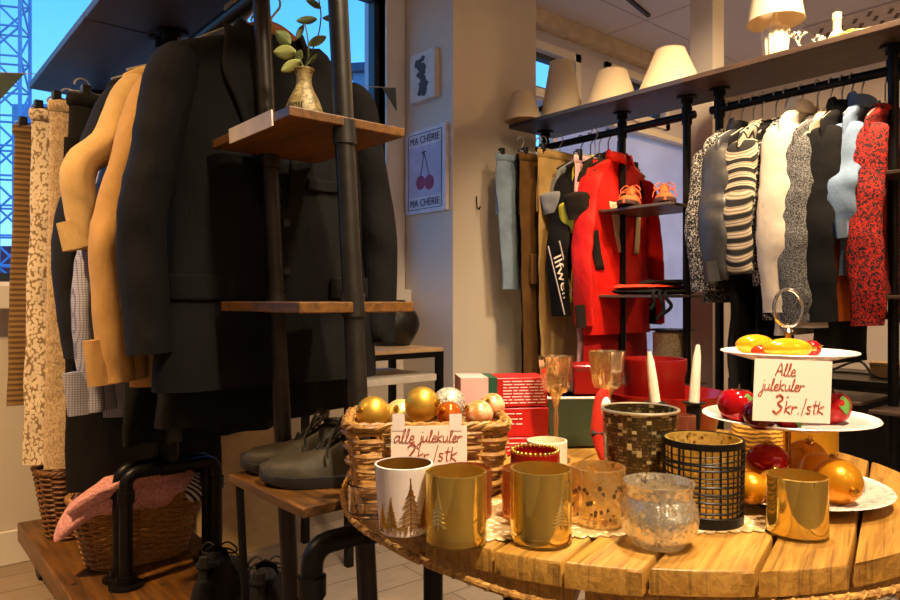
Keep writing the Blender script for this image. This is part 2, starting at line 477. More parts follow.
# ------------------------------------------------------------------ wall art
def picture(name, label, yc0, yc1, zc, hgt, artmat, depthv=.018):
    """hangs on the window-side face of the pillar (x = 2.045), spanning Y yc0..yc1"""
    yc = (yc0 + yc1) / 2
    t = thing(name, label, 'picture', (2.045, yc, zc))
    return t, abs(yc1 - yc0), hgt
def yz_at(px): return on_x(px, 2.045)
y0, y1 = yz_at(408.5), yz_at(449)
dm = depth(2.045, (y0 + y1) / 2)
zt, zb = zat(129, dm), zat(213, dm)
pt, pw, ph = picture('poster', 'white poster with two red cherries and blue lettering on the pillar', y0, y1, (zt + zb) / 2, zt - zb, None)
# local: -X faces the viewer, +Y towards window.  viewer's right = -Y
white_edge = plain('poster_white', h('#d9d2d8'), .7)
obj('board', M().box(-.02, 0, -pw / 2, pw / 2, -ph / 2, ph / 2), white_edge, pt, bevel=.0015)
lav = plain('poster_lavender', h('#b9b2c8'), .75); navy = plain('poster_navy', h('#38496e'), .7)
obj('panel', M().box(-.0215, -.02, -pw * .40, pw * .40, -ph * .30, ph * .30), lav, pt, smooth=False)
fr = M(); e = .003
for s in (-1, 1):
    fr.box(-.022, -.0195, s * pw * .41 - e / 2, s * pw * .41 + e / 2, -ph * .45, ph * .45)
    fr.box(-.022, -.0195, -pw * .41, pw * .41, s * ph * .45 - e / 2, s * ph * .45 + e / 2)
obj('border_line', fr, navy, pt, smooth=False)
for zc in (ph * .375, -ph * .375):
    text_mesh('MA CHÉRIE', ph * .125, navy, 'lettering', pt, (-.0225, 0, zc - .003), (PI / 2, 0, -PI / 2), sx=.72 * pw / ph / .62)
ch = M(); cherry = plain('cherry_red', h('#8e2347'), .6); stem_m = plain('stem_dark', h('#3f4a3f'), .7)
for yy, zz, r in ((.028, -.055, .033), (-.036, -.06, .034)):
    k = pw / .30
    poly = [(yy * k + r * k * cos(a), zz + r * k * sin(a)) for a in [2 * PI * i / 24 for i in range(24)]]
    ch.map(lambda v: v)
    b = M().prism(poly, 0, .001); b.v = [(-.0222 - v[2], v[0], v[1]) for v in b.v]
    ch.add(b.v, b.f)
obj('cherries', ch, cherry, pt, smooth=False)
st = M()
for yy, zz in ((.028, -.025), (-.036, -.03)):
    st.tube(smooth_path([(-.023, yy * pw / .3, zz), (-.023, yy * .5, .03), (-.023, .004, .09)], 5), .0016, 5)
st.tube([(-.023, -.012, .088), (-.023, .004, .09), (-.023, .02, .084)], .0025, 5)
obj('cherry_stems', st, stem_m, pt)
y0, y1 = yz_at(415), yz_at(439.5)
zt, zb = zat(53, dm), zat(101, dm)
pt, pw, ph = picture('picture', 'small white canvas with a dark botanical sprig above the cherry poster', y0, y1, (zt + zb) / 2, zt - zb, None)
obj('canvas', M().box(-.03, 0, -pw / 2, pw / 2, -ph / 2, ph / 2), plain('canvas_white', h('#d6cfc8'), .8), pt, bevel=.002)
lf = M()
random.seed(3)
for i in range(22):
    zz = -ph * .36 + ph * .72 * i / 21; yy = .012 * sin(i * 1.1) + random.uniform(-.03, .03) * pw / .2
    r = random.uniform(.015, .026); an = random.uniform(0, 6)
    poly = [(yy + r * cos(a + an) * (1 if k % 2 else .7), zz + .8 * r * sin(a + an)) for k, a in enumerate([2 * PI * j / 8 for j in range(8)])]
    b = M().prism(poly, 0, .0006 + .00003 * i); b.v = [(-.0301 - v[2], v[0], v[1]) for v in b.v]; lf.add(b.v, b.f)
obj('printed_sprig', lf, plain('print_dark', h('#4c4a48'), .8), pt, smooth=False)
# wall hook on the front of the pillar
hx = on_y(476, 2.38); hd = depth(hx, 2.38)
hk = M().tube(smooth_path([(0, -.004, .04), (0, -.006, -.005), (0, -.02, -.022), (0, -.03, -.008)], 5), .0035, 6)
tag(obj('wall_hook', hk, K['black_metal'], loc=(hx, 2.38, zat(205, hd))), 'small black coat hook on the beige pillar', 'hook')

# ------------------------------------------------------------------ light and sky
w = bpy.data.worlds.new('world'); bpy.context.scene.world = w; w.use_nodes = True
t = w.node_tree; t.nodes.clear()
tc = t.nodes.new('ShaderNodeTexCoord'); sx_ = t.nodes.new('ShaderNodeSeparateXYZ'); rp = t.nodes.new('ShaderNodeValToRGB')
bg = t.nodes.new('ShaderNodeBackground'); ow = t.nodes.new('ShaderNodeOutputWorld')
nzn = t.nodes.new('ShaderNodeTexNoise'); nzn.inputs['Scale'].default_value = 2.0
ad = t.nodes.new('ShaderNodeMath'); ad.operation = 'MULTIPLY_ADD'; ad.inputs[1].default_value = .12
t.links.new(tc.outputs['Generated'], sx_.inputs[0]); t.links.new(tc.outputs['Generated'], nzn.inputs[0])
t.links.new(nzn.outputs[0], ad.inputs[0]); t.links.new(sx_.outputs[2], ad.inputs[2]); t.links.new(ad.outputs[0], rp.inputs[0])
rp.color_ramp.elements[0].position = 0.0; rp.color_ramp.elements[0].color = h('#4a5f80')
rp.color_ramp.elements[1].position = .75; rp.color_ramp.elements[1].color = h('#2f78d2')
for p, c in ((.06, '#8fbdf0'), (.22, '#67b4f2'), (.42, '#4a9cec')):
    e = rp.color_ramp.elements.new(p); e.color = h(c)
t.links.new(rp.outputs[0], bg.inputs[0]); bg.inputs[1].default_value = 2.3; t.links.new(bg.outputs[0], ow.inputs[0])

WARM = (1.0, 0.63, 0.28)
def lamp(loc, power, size=.16, target=None, col=WARM, spread=PI):
    l = bpy.data.lights.new('ceiling_and_fill_lamp', 'AREA'); l.shape = 'DISK'; l.size = size; l.energy = power; l.color = col; l.spread = spread
    o = bpy.data.objects.new('ceiling_and_fill_lamp', l); C.objects.link(o); o.location = loc
    d = (Vector(target) - Vector(loc)) if target else Vector((0, 0, -1))
    o.rotation_euler = d.to_track_quat('-Z', 'Y').to_euler()
    return o
WHITE = (1.0, 0.80, 0.56)
lamp((0.45, -0.25, 2.45), 15, target=(.95, .7, .6), spread=1.3, col=WHITE)
lamp((1.05, 0.55, 2.5), 10, target=(1.0, .7, .6), spread=1.3, col=WHITE)
lamp((2.0, 0.6, 2.5), 19, target=(2.75, 1.25, 1.0), spread=1.5, col=(1, .74, .46))
lamp((1.8, 1.45, 2.5), 5, target=(2.5, 1.8, .7), spread=1.2)
lamp((3.6, 0.6, 2.5), 22)
lamp((4.2, 1.8, 2.5), 16)
lamp((-0.75, 1.6, 2.5), 17, target=(.1, 2.1, .6), spread=1.35)
lamp((2.6, -1.0, 2.5), 10, target=(2.4, -2.6, 1.0))
lamp((-0.4, -1.9, 2.5), 24, target=(-.2, -2.6, 1.2), col=WHITE)  # fill added out of view, brightens the front wall that the glass reflects
lamp((1.2, -1.9, 2.5), 26, target=(1.0, -2.6, 1.2), col=WHITE)  # second added fill on the front wall, for brighter reflections

cam = bpy.data.cameras.new('camera'); co = bpy.data.objects.new('camera', cam); C.objects.link(co)
co.location = (0, 0, HC); co.rotation_euler = (PI / 2, 0, YAW)
cam.sensor_width = 36; cam.lens = FPX / 900 * 36; cam.clip_start = 0.02; cam.clip_end = 300
sc = bpy.context.scene; sc.camera = co
sc.view_settings.view_transform = 'Standard'; sc.view_settings.look = 'None'
sc.view_settings.exposure = 0.0; sc.view_settings.gamma = 1.0; sc.view_settings.use_curve_mapping = False
# ------------------------------------------------------------------ racks
rack_wood = wood('rack_wood', h('#3c270f'), h('#80521d'), (12, 1, 12), .45, 5, .1, dark=.4)
base_dark = plain('dark_base_board', h('#2a2320'), .5)
edge_wood = wood('plywood_edge', h('#6e3d17'), h('#b06f31'), (8, 8, 60), .5, 4)
shelf_dark = plain('dark_shelf_board', h('#3d3b46'), .5, 0, .15, 8)
shelf_brown = wood('brown_shelf_board', h('#33261c'), h('#574030'), (12, 1, 12), .5, 5)
ZR1, ZS1 = 1.54, 1.615
X1 = .63
def lean(v):
    k = -.05 * (v.z - HC)
    return v + RIGHT * k
def flange(m, x, y, z, r=.042, up=1):
    m.lathe([(0, 0), (r, 0), (r, .007 * up), (.024, .010 * up), (.024, .03 * up), (0, .03 * up)], 18, (x, y, z))

t = thing('clothing_rack', 'dark pipe clothing rack on a wheeled wooden platform by the left window', 'clothing rack', (X1, 1.9, 0))
R1 = t
obj('platform', M().box(.39, .80, .87, 2.66, .105, .165), rack_wood, t, bevel=.004, world=True)
for (x, y) in ((.45, 2.56), (.74, 2.56), (.45, .97), (.74, .97)):
    m = M(); m.tube([(x - .02, y, .052), (x + .02, y, .052)], .05, 24)
    wv = obj('wheel', m, K['black_plastic'], t, world=True)
    fk = M(); fk.box(x - .026, x - .021, y - .02, y + .02, .04, .105); fk.box(x + .021, x + .026, y - .02, y + .02, .04, .105)
    obj('wheel_fork', fk, K['chrome'], wv, smooth=False, world=True)
r = .017
def u_frame(Y, x0=.515, x1=.75, ztop=.455):
    m = M(); zb = .165; c = .03
    path = [(x0, Y, zb), (x0, Y, ztop - c)] + [(x0 + c - c * cos(a), Y, ztop - c + c * sin(a)) for a in (PI / 8, PI / 4, 3 * PI / 8, PI / 2)]
    path += [(x1 - c + c * sin(a), Y, ztop - c + c * cos(a)) for a in (0, PI / 8, PI / 4, 3 * PI / 8, PI / 2)] + [(x1, Y, zb)]
    m.tube(path, r, 12)
    for x in (x0, x1):
        m.tube([(x, Y, ztop - .075), (x, Y, ztop - .045)], .0215, 12); flange(m, x, Y, zb)
    m.tube([((x0 + x1) / 2 - .03, Y, ztop), ((x0 + x1) / 2 + .03, Y, ztop)], .0215, 12)
    return obj('u_frame', m, K['dark_pipe'], t, world=True)
for Y in (1.885, 1.945): u_frame(Y)
u_frame(2.60); u_frame(.925, ztop=.53)
for Y in (1.885, 1.945, 2.60):
    m = M(); m.tube([(X1, Y, .455), (X1, Y, ZS1)], r, 12); flange(m, X1, Y, ZS1, up=-1)
    m.tube([(X1, Y, ZR1 - .03), (X1, Y, ZR1 + .03)], .0215, 12)
    obj('post', m, K['dark_pipe'], t, world=True)
obj('hanging_rail', M().tube([(X1, 1.945, ZR1), (X1, 2.60, ZR1)], r, 12), K['dark_pipe'], t, world=True)
obj('hanging_rail', M().tube([(X1, .99, ZR1), (X1, 1.885, ZR1)], r, 12), K['dark_pipe'], t, world=True)
obj('top_shelf', M().box(.43, .70, 1.94, 2.70, ZS1, ZS1 + .022), shelf_dark, t, bevel=.002, world=True)
obj('top_shelf', M().box(.43, .70, .99, 1.934, ZS1, ZS1 + .022), shelf_dark, t, bevel=.002, world=True)
# ladder of small shelves at the near end (leans a little)
for (Y, z0) in ((1.275, .165), (.992, .165)):
    m = M(); m.tube([(X1, Y, z0 + (ZS1 - z0) * k / 12) for k in range(13)], r, 12)
    flange(m, X1, Y, z0)
    for z in (1.19, .90): m.tube([(X1, Y, z - .028), (X1, Y, z + .012)], .0205, 12)
    m.map(lean); obj('ladder_post', m, K['pipe'], t, world=True)
def lshelf(z, th, x0=.52, x1=.745, y0=.975, y1=1.29, mat=rack_wood):
    m = M(); m.box(x0, x1, y0, y1, z - th, z)
    m.map(lean); return obj('ladder_shelf', m, mat, t, smooth=False, bevel=.002, world=True)
LS_TOP, LS_MID, LS_SHOE = 1.205, .897, .568
lshelf(LS_TOP, .016); lshelf(LS_MID, .018)
s3 = lshelf(LS_SHOE, .017, y0=1.0)
m = M(); m.tube([(.535, 1.275, .165), (.535, 1.275, LS_SHOE - .017)], .008, 8); m.map(lean)
obj('shelf_leg', m, K['dark_pipe'], t, world=True)
# pale tag on the end of the upper ladder shelf
m = M(); m.box(.5165, .5195, 1.03, 1.20, LS_TOP - .022, LS_TOP + .004); m.map(lean)
tag(obj('shelf_label', m, K['white_label'], smooth=False), 'pale paper strip on the edge of the shelf that holds the vase', 'label')

# racks along the aisle
XA = 2.56; ZRA = 1.65; ZSA = 1.728
def aisle_rack(name, label, y_far, y_near, posts, shelves, boardmat, sx0=2.38, sx1=2.70, base=True, under=None):
    t = thing(name, label, 'clothing rack', (XA, (y_far + y_near) / 2, 0)); rr = .0165
    for y in posts:
        m = M(); m.tube([(XA, y, .1), (XA, y, ZSA)], rr, 12); m.tube([(XA, y, ZRA - .035), (XA, y, ZRA + .035)], .021, 12); flange(m, XA, y, ZSA, .04, -1)
        flange(m, XA, y, .1)
        obj('post', m, K['black_metal'], t, world=True)
    obj('hanging_rail', M().tube([(XA, y_far - .02, ZRA), (XA, y_near + .01, ZRA)], rr, 12), K['black_metal'], t, world=True)
    m = M(); m.box(sx0, sx1, y_near - .04, y_far, ZSA, ZSA + .02)
    ts = obj('top_shelf', m, boardmat, t, bevel=.002, world=True)
    if base: obj('base_board', M().box(2.36, 2.76, y_near - .04, y_far, .06, .1), base_dark, t, bevel=.003, world=True)
    for (z, ya, yb) in shelves:
        m = M(); m.box(XA - .15, XA + .13, ya, yb, z - .012, z)
        obj('side_shelf', m, under or shelf_brown, t, bevel=.002, world=True)
    return t
aisle_rack('clothing_rack', 'black pipe clothing rack with lampshades on top next to the pillar', 2.355, 1.47, (2.28, 1.83, 1.515), ((1.287, 1.50, 1.845), (.922, 1.50, 1.845), (.56, 1.5, 1.845)), shelf_dark, under=plain('dark_side_shelf', h('#5a4c46'), .45))
aisle_rack('clothing_rack', 'black pipe clothing rack with the table lamp on top at the right', 1.43, .35, (1.375, .775, .46), ((1.30, .44, .80), (.915, .44, .80), (.555, .44, .80), (.575, .82, 1.08)), shelf_brown)

# ------------------------------------------------------------------ garments
def interp(tab, z):
    for i in range(len(tab) - 1):
        (za, a), (zb_, b) = tab[i], tab[i + 1]
        if za >= z >= zb_:
            k = (za - z) / (za - zb_) if za != zb_ else 0
            k = k * k * (3 - 2 * k)
            return a + (b - a) * k
    return tab[-1][1] if z < tab[-1][0] else tab[0][1]

K['wire'] = plain('hanger_wire', h('#c9c4ba'), .3, .3)
def hanger(label, X, Y, zr, half=.2, drop=.1, kind='wire', group=None, rot=0.0, cl=None):
    t = thing('clothes_hanger', label, 'hanger', (X, Y, zr), rot, group)
    mat = K['wire'] if kind != 'black' else K['black_plastic']
    rr = .0026
    hk = [(-.024, 0, .004)] + [(.021 * cos(a), 0, .0 + .022 * sin(a)) for a in [PI * (1 - k / 8) for k in range(0, 13)]]
    hk = [(.021 * cos(a), 0, .021 * sin(a)) for a in [PI - PI * 1.25 * k / 9 for k in range(10)]] + [(0, 0, -.035), (0, 0, -drop + .01)]
    obj('hook', M().tube(hk, rr, 6), mat, t)
    if kind == 'clip':
        m = M().tube([(-half, 0, -drop + .01), (half, 0, -drop + .01)], .003, 6)
        obj('bar', m, mat, t)
        for s in (-1, 1):
            x = s * half * .8
            obj('clip', M().box(x - .012, x + .012, -.012, .012, -drop - .02, -drop + .03), K['black_plastic'], t, bevel=.003)
    elif kind == 'wood':
        path = smooth_path([(-half, .0, -drop - .075), (-half * .5, .0, -drop - .03), (-.05, 0, -drop + .016), (0, 0, -drop + .036), (.05, 0, -drop + .016), (half * .5, 0, -drop - .03), (half, 0, -drop - .075)], 6)
        obj('arms', M().tube(path, .011, 10, r2=.022), cl, t)
    else:
        path = [(-half, 0, -drop - .068), (-half * .6, 0, -drop - .035), (-.03, 0, -drop - .005), (0, 0, -drop + .008), (.03, 0, -drop - .005), (half * .6, 0, -drop - .035), (half, 0, -drop - .068)]
        m = M().tube(path, .003 if kind == 'wire' else .006, 6)
        if kind == 'wire': m.tube([(-half, 0, -drop - .068), (half, 0, -drop - .068)], .0025, 6)
        obj('arms', m, mat, t)
    return t

def body_fn(prof, tprof, z_top, z_bot, p=2.6, fold=.012, freq=18.0, seed=0.0, yoff=0.0):
    def at_(a, z):
        w = interp(prof, z); tk = interp(tprof, z)
        ca, sa = cos(a), sin(a)
        x = w * math.copysign(abs(ca) ** (2 / p), ca); y = tk * math.copysign(abs(sa) ** (2 / p), sa)
        g = min(1, max(0, (z_top - z) / (z_top - z_bot)))
        nz = mnoise.noise(Vector((x * 5 + seed, y * 3, z * 2.2 + seed)))
        f = fold * g * (sin(freq * x + seed + 2.2 * nz) + .6 * nz)
        f += fold * .9 * mnoise.noise(Vector((x * 9 + seed, y * 9, z * 7))) + fold * .5 * mnoise.noise(Vector((x * 22 + seed, 3., (z + x * .5) * 14)))
        y += f + yoff * g
        x += .4 * fold * mnoise.noise(Vector((z * 8, seed, y * 8)))
        return Vector((x, y, z))
    return at_

def garment(name, label, cat, X, Y, zr, mat, sh=.21, L=.68, hem=None, t=.05, sleeve=.58, smat=None, drop=.1, collar=None, cmat=None,
            fold=.012, freq=18., seed=1.0, group=None, rot=0., sl_w=1.0, buttons=None, placket=None, lapel=None, cuff=None, neck=.075, waist=None,
            hang='wire', sl_out=.04, sl_fwd=-.02, hang_label=None, extras=None, sl_a=None):
    T = thing(name, label, cat, (X, Y, zr), rot, group)
    zt = -drop; zb = zt - L; hem = hem or sh * 1.02; waist = waist or (sh * .95 + hem * .0)
    prof = [(zt, neck * .8), (zt - .005, neck * .95)] + [(zt - .005 - .055 * k / 6, neck * .95 + (sh * .95 - neck * .95) * k / 6) for k in range(1, 7)] + [(zt - .075, sh * .985), (zt - .10, sh), (zt - .30, sh * .95), (zt - .45 if L > .5 else zt - .33, waist), (zb, hem)]
    tp = [(zt, .028), (zt - .02, .03), (zt - .06, t * .65), (zt - .2, t), (zb, t * 1.12)]
    fn = body_fn(prof, tp, zt, zb, 2.6, fold, freq, seed)
    n = 56; lv = [zt, zt - .008, zt - .016, zt - .03, zt - .05, zt - .068, zt - .085, zt - .1, zt - .13] + [zt - .13 - (L - .13) * k / 22 for k in range(1, 23)]
    rings = [[fn(2 * PI * k / n, z) for k in range(n)] for z in lv]
    inner = [[Vector((p.x * .96, p.y * .86, p.z + .004)) for p in rings[-1]], [Vector((p.x * .95, p.y * .7, p.z + .12)) for p in rings[-1]]]
    b = M().loft(rings + inner)
    obj('body', b, mat, T, ang=70)
    front = lambda x, z: fn(-PI / 2 + math.copysign(1, x) * 0 + _ang(x, interp(prof, z), 2.6), z).y
    if sleeve:
        for s in (-1, 1):
            x0 = s * (sh - .055)
            so = sl_out
            path = smooth_path([(x0, 0, zt - .085), (s * (sh - .022), 0, zt - .115), (s * (sh - .012 + so * .38), -.003, zt - .23), (s * (sh + so), sl_fwd * .5, zt - .06 - sleeve * .6), (s * (sh + so * .75), sl_fwd, zt - .06 - sleeve)], 10)
            N = len(path)
            rk = min(.05, max(.018, t * 1.0))
            ra = [rk * (1 - .25 * i / N) * sl_w for i in range(N)]; rb = [(.068 - .02 * i / N) * sl_w for i in range(N)]
            
            for i, q in enumerate((.55, .61, .67, .72, .77, .81, .85, .88, .91, .93, .95, .97, .98)): ra[i] *= q; rb[i] *= q
            m = M().tube(path, rb, 24, r2=ra)
            def wrinkle(v):
                g = min(1, max(0, (zt - .1 - v.z) / .12))
                a_ = .012 * mnoise.noise(Vector((v.x * 6 + seed * 3, v.y * 10, v.z * 9)))
                b_ = .009 * mnoise.noise(Vector((v.x * 16 + seed, v.y * 9 + s, (v.z + v.x * .9) * 24)))
                return v + Vector((.55 * (a_ + b_), .9 * (a_ + b_), 0)) * g
            m.map(wrinkle)
            so_ = obj('sleeve', m, smat or mat, T, ang=70)
            if cuff:
                i = N - 5
                obj('cuff', M().tube([path[i] + (path[-1] - path[i]) * 1.03 * k for k in (0, .5, 1)], rb[-1] * 1.12, 18, r2=ra[-1] * 1.14), cuff, so_)
    if collar == 'shirt':
        rg = []
        for (k, dz, q) in ((1.0, -.012, 0), (.98, .02, 0), (1.12, .023, 0), (1.4, -.022, 0)):
            rg.append([Vector((neck * .8 * k * cos(a), .04 * k * sin(a) - .006, zt + dz + (-.02 * (1 - abs(cos(a))) if sin(a) < 0 else 0.012))) for a in [-PI / 2 + .22 + (2 * PI - .44) * j / 32 for j in range(33)]])
        obj('collar', M().loft(rg, closed=False), cmat or mat, T, ang=70, solid=.003)
    elif collar == 'round':
        pts = [(neck * .86 * cos(a), .038 * sin(a) - .004, zt - .004 - (.014 if sin(a) < 0 else 0) * abs(sin(a))) for a in [2 * PI * j / 32 for j in range(32)]]
        obj('neckband', M().tube(pts, .008, 8, closed=True), cmat or mat, T)
    elif collar == 'hood':
        obj('hood', M().ball((0, .02, zt - .01), .1, .05, .055), cmat or mat, T)
    if lapel:
        vz = zt - lapel
        for s in (-1, 1):
            def lap(u, v, s=s):
                z = zt - .01 + (vz - zt) * v
                xi = s * (.050 * (1 - v) + .004); wid = .085 * min(1, .55 + v * 1.6) * (1 - v) ** .55 * 1.25
                x = xi + s * wid * u
                return Vector((x, fn(_ang(x, interp(prof, z), 2.6), z).y - .006 - .006 * u * (1 - v), z + .012 * u))
            obj('lapel', M().sheet(lap, 8, 16), lapel_mat or mat, T, ang=80, solid=.004)
        # shirt-less dark opening is closed; a collar band runs round the neck
        rg = []
        for (k, dz) in ((1.0, -.02), (1.0, .02), (1.2, .024), (1.5, -.02)):
            rg.append([Vector((neck * .82 * k * cos(a), .04 * k * sin(a) + .004, zt + dz - (.03 if sin(a) < -.2 else 0) * (abs(sin(a)) if sin(a) < 0 else 0))) for a in [-PI / 2 + .75 + (2 * PI - 1.5) * j / 30 for j in range(31)]])
        obj('collar', M().loft(rg, closed=False), lapel_mat or mat, T, ang=70, solid=.003)
    if placket:
        def pl(u, v):
            z = zt - .03 + (zb + .01 - zt + .03) * v; x = -.016 + .032 * u
            return Vector((x, fn(_ang(x, interp(prof, z), 2.6), z).y - .003, z))
        obj('placket', M().sheet(pl, 3, 30), placket, T, ang=80, solid=.002)
    if buttons:
        bm_, zs = buttons
        for q in zs:
            z = zt - q
            y = fn(_ang(0.004, interp(prof, z), 2.6), z).y - .006
            obj('button', M().tube([(.004, y - .003, z), (.004, y + .002, z)], .008, 12), bm_, T)
    if extras: extras(T, fn, prof, zt, zb)
    if hang:
        hanger(hang_label or ('hanger of the ' + label), X, Y, zr, sh * .92, drop - .012, hang)
    return T

def _ang(x, w, p):
    q = max(-1, min(1, x / max(w, 1e-4)))
    c = math.copysign(abs(q) ** (p / 2), q)
    return -math.acos(c)
lapel_mat = None

def front_patch(T, name, fn, prof, x0, x1, z0, z1, mat, off=.004, n=(6, 8), skew=0.0):
    def g(u, v):
        z = z0 + (z1 - z0) * v; x = x0 + (x1 - x0) * u + skew * v
        return Vector((x, fn(_ang(x, interp(prof, z), 2.6), z).y - off, z))
    return obj(name, M().sheet(g, *n), mat, T, ang=80, solid=.003)

def drape(name, label, cat, X, Y, zr, mat, w0=.13, w1=.16, L=.8, drop=.07, t=.018, fold=.008, freq=30, seed=1., legs=False, band=None, rot=0., hang='clip', belt=None, pockets=None, hang_label=None):
    """trousers or a skirt held by a clip hanger"""
    T = thing(name, label, cat, (X, Y, zr), rot)
    zt = -drop; zb = zt - L
    def loft(xc, wa, wb, ztop, yo, sd, fl=fold):
        prof = [(ztop, wa), (zb, wb)]
        fn = body_fn(prof, [(ztop, t * .8), (zb, t * 1.3)], ztop, zb, 2.4, fl, freq, sd)
        rings = []
        for k in range(27):
            z = ztop + (zb - ztop) * k / 26
            rings.append([fn(2 * PI * j / 40, z) + Vector((xc, yo, 0)) for j in range(40)])
        return M().loft(rings, True, True)
    if legs:
        obj('seat', _seat(w0, zt, t, seed), mat, T, ang=70)
        obj('trouser_leg', loft(-.02, w0 * .98, w1, zt - .12, -.016, seed), mat, T, ang=70)
        obj('trouser_leg', loft(.03, w0 * .95, w1, zt - .12, .018, seed + 3), mat, T, ang=70)
        if pockets:
            for z in pockets:
                obj('pocket', M().box(-w0 * .78, w0 * .3, -t * 1.25 - .026, -t - .006, zt - z - .14, zt - z), mat, T, bevel=.006)
    else:
        obj('skirt', loft(0, w0, w1, zt, 0, seed), mat, T, ang=70)
    ring = [(w0 * 1.01 * cos(a), t * .95 * sin(a), zt - .014) for a in [2 * PI * j / 36 for j in range(36)]]
    obj('waistband', M().tube(ring, .006, 8, closed=True, r2=.018), band or mat, T)
    if hang: hanger(hang_label or ('hanger of the ' + label), X, Y, zr, w0, drop, hang)
    return T
def _seat(w0, zt, t, sd):
    fn = body_fn([(zt, w0), (zt - .28, w0 * 1.05)], [(zt, t * .9), (zt - .28, t * 1.7)], zt, zt - .28, 2.4, .006, 25, sd)
    return M().loft([[fn(2 * PI * j / 40, zt - .28 * k / 10) for j in range(40)] for k in range(11)], True, True)

# fabrics
F = {}
F['black'] = fabric('black_wool', h('#0e0c0b'), .85, var=.12, wr=.5)
F['black2'] = fabric('black_cotton', h('#100e0d'), .9, var=.15, wr=.4)
F['navy'] = fabric('dark_navy', h('#141418'), .9, wr=.4)
F['cream'] = fabric('sand_cotton', h('#c9a46a'), .9)
F['tan'] = fabric('tan_cotton', h('#c4975a'), .9)
F['white'] = fabric('white_cotton', h('#d6c7b2'), .9, var=.06)
F['ecru'] = fabric('ecru_cotton', h('#d8c3a4'), .9, var=.08)
F['grey'] = fabric('grey_marl', h('#7d8086'), .95)
F['olive'] = fabric('olive_brown', h('#5e4120'), .9, var=.25)
F['khaki'] = fabric('khaki_tan', h('#a98a55'), .9)
F['yellow'] = fabric('yellow_cotton', h('#dccf3e'), .9)
F['pink'] = fabric('pink_cotton', h('#d9a8ad'), .9)
F['red'] = fabric('red_nylon', h('#d51a10'), .6, var=.12, wr=.5)
F['dred'] = fabric('deep_red_wool', h('#a80f0c'), .8, var=.12)
F['denim'] = fabric('light_denim', h('#8299b5'), .9, var=.22)
F['denim2'] = fabric('blue_denim', h('#66788f'), .9, var=.22)
F['orange'] = fabric('orange_cotton', h('#d9691c'), .85)
F['leather'] = plain('grey_leather', h('#3b3a3c'), .42, 0, .25, 20, .3, 40)
F['brownblack'] = fabric('brown_black', h('#221a15'), .9)
F['beige_sheer'] = fabric('pale_beige', h('#a99570'), .9)
F['check'] = pattern('fine_check', h('#a9a7b4'), h('#6f6e86'), lambda n, v: n.math('MAXIMUM',
    n.step(n.math('SINE', n.math('MULTIPLY', n.n('SeparateXYZ', None, i0=v).outputs[0], 1150.)), .6, .8), n.step(n.math('SINE', n.math('MULTIPLY', n.n('SeparateXYZ', None, i0=v).outputs[2], 1150.)), .6, .8)))
F['leopard'] = pattern('leopard_red', h('#c3200f'), h('#1b0f0d'), lambda n, v: n.step(n.noise(n.mapped((1, 1, .8)), 170, 2, .5, 1.2), .47, .51))
F['tweed'] = pattern('grey_tweed', h('#8d8a86'), h('#262628'), lambda n, v: n.step(n.noise(n.mapped((1, 1, 1.6)), 260, 2), .42, .52))
F['floral'] = pattern('white_black_print', h('#d9cfc4'), h('#171514'), lambda n, v: n.step(n.noise(v, 60, 3, .6, 2.0), .44, .48))
F['mono'] = pattern('black_white_print', h('#c9c2b8'), h('#151312'), lambda n, v: n.step(n.noise(v, 110, 3, .6, 1.5), .42, .47))
def zig(n, v):
    s = n.n('SeparateXYZ', None, i0=v)
    tri = n.math('PINGPONG', s.outputs[0], .026)
    q = n.math('ADD', n.math('MULTIPLY', tri, 1.25), s.outputs[2])
    a = n.math('PINGPONG', q, .021)
    fine = n.math('PINGPONG', n.math('MULTIPLY', q, 1.0), .0052)
    k1 = n.step(a, .011, .0125); k2 = n.math('MULTIPLY', n.step(fine, .0026, .0032), .6)
    return n.math('MAXIMUM', k1, k2)
F['zigzag'] = pattern('zigzag_knit', h('#cdb99c'), h('#1d1a19'), zig)
def lace(n, v):
    a = n.vor(n.mapped((1, 1, .75)), 120).outputs[0]
    return n.step(a, .56, .66)
F['lace'] = pattern('crochet_lace', h('#dcc8aa'), h('#8d7350'), lace, wr=.5)
F['knit'] = pattern('beige_knit', h('#cbb08c'), h('#a58763'), lambda n, v: n.step(n.noise(n.mapped((2.2, 2.2, 1)), 120, 2), .4, .6), wr=.5)
F['brown_rib'] = pattern('brown_rib', h('#8a6a40'), h('#5c4122'), lambda n, v: n.step(n.math('SINE', n.math('MULTIPLY', n.n('SeparateXYZ', None, i0=v).outputs[2], 380.)), -.2, .4))

orange_wood = wood('hanger_wood', h('#9c5512'), h('#c97a24'), (2, 10, 10), .4)

# ---- rack 1 (left), from the near end to the window
def blazer_extra(T, fn, prof, zt, zb):
    front_patch(T, 'chest_pocket', fn, prof, .055, .145, zt - .30, zt - .325, F['black'], .005)
    for s in (-1, 1): front_patch(T, 'pocket_flap', fn, prof, s * .17 - .065, s * .17 + .065, zt - .51, zt - .56, F['black'], .006)
lapel_mat = F['black']
def hang_wood(label, X, Y, zr, half, drop): hanger(label, X, Y, zr, half, drop, 'wood', cl=orange_wood)
garment('blazer', 'black wool blazer at the near end of the left rack behind the vase shelf', 'jacket', .668, 1.375, ZR1, F['black'], sh=.228, L=.735, hem=.25, t=.058, sleeve=.60, drop=.08,
        lapel=.36, buttons=(K['black_plastic'], (.40, .50)), hang=None, sl_out=.038, sl_w=1.05, seed=2.3, fold=.012, freq=10, extras=blazer_extra)
hang_wood('orange wooden hanger inside the black wool blazer', .668, 1.375, ZR1, .16, .10)
lapel_mat = F['black2']
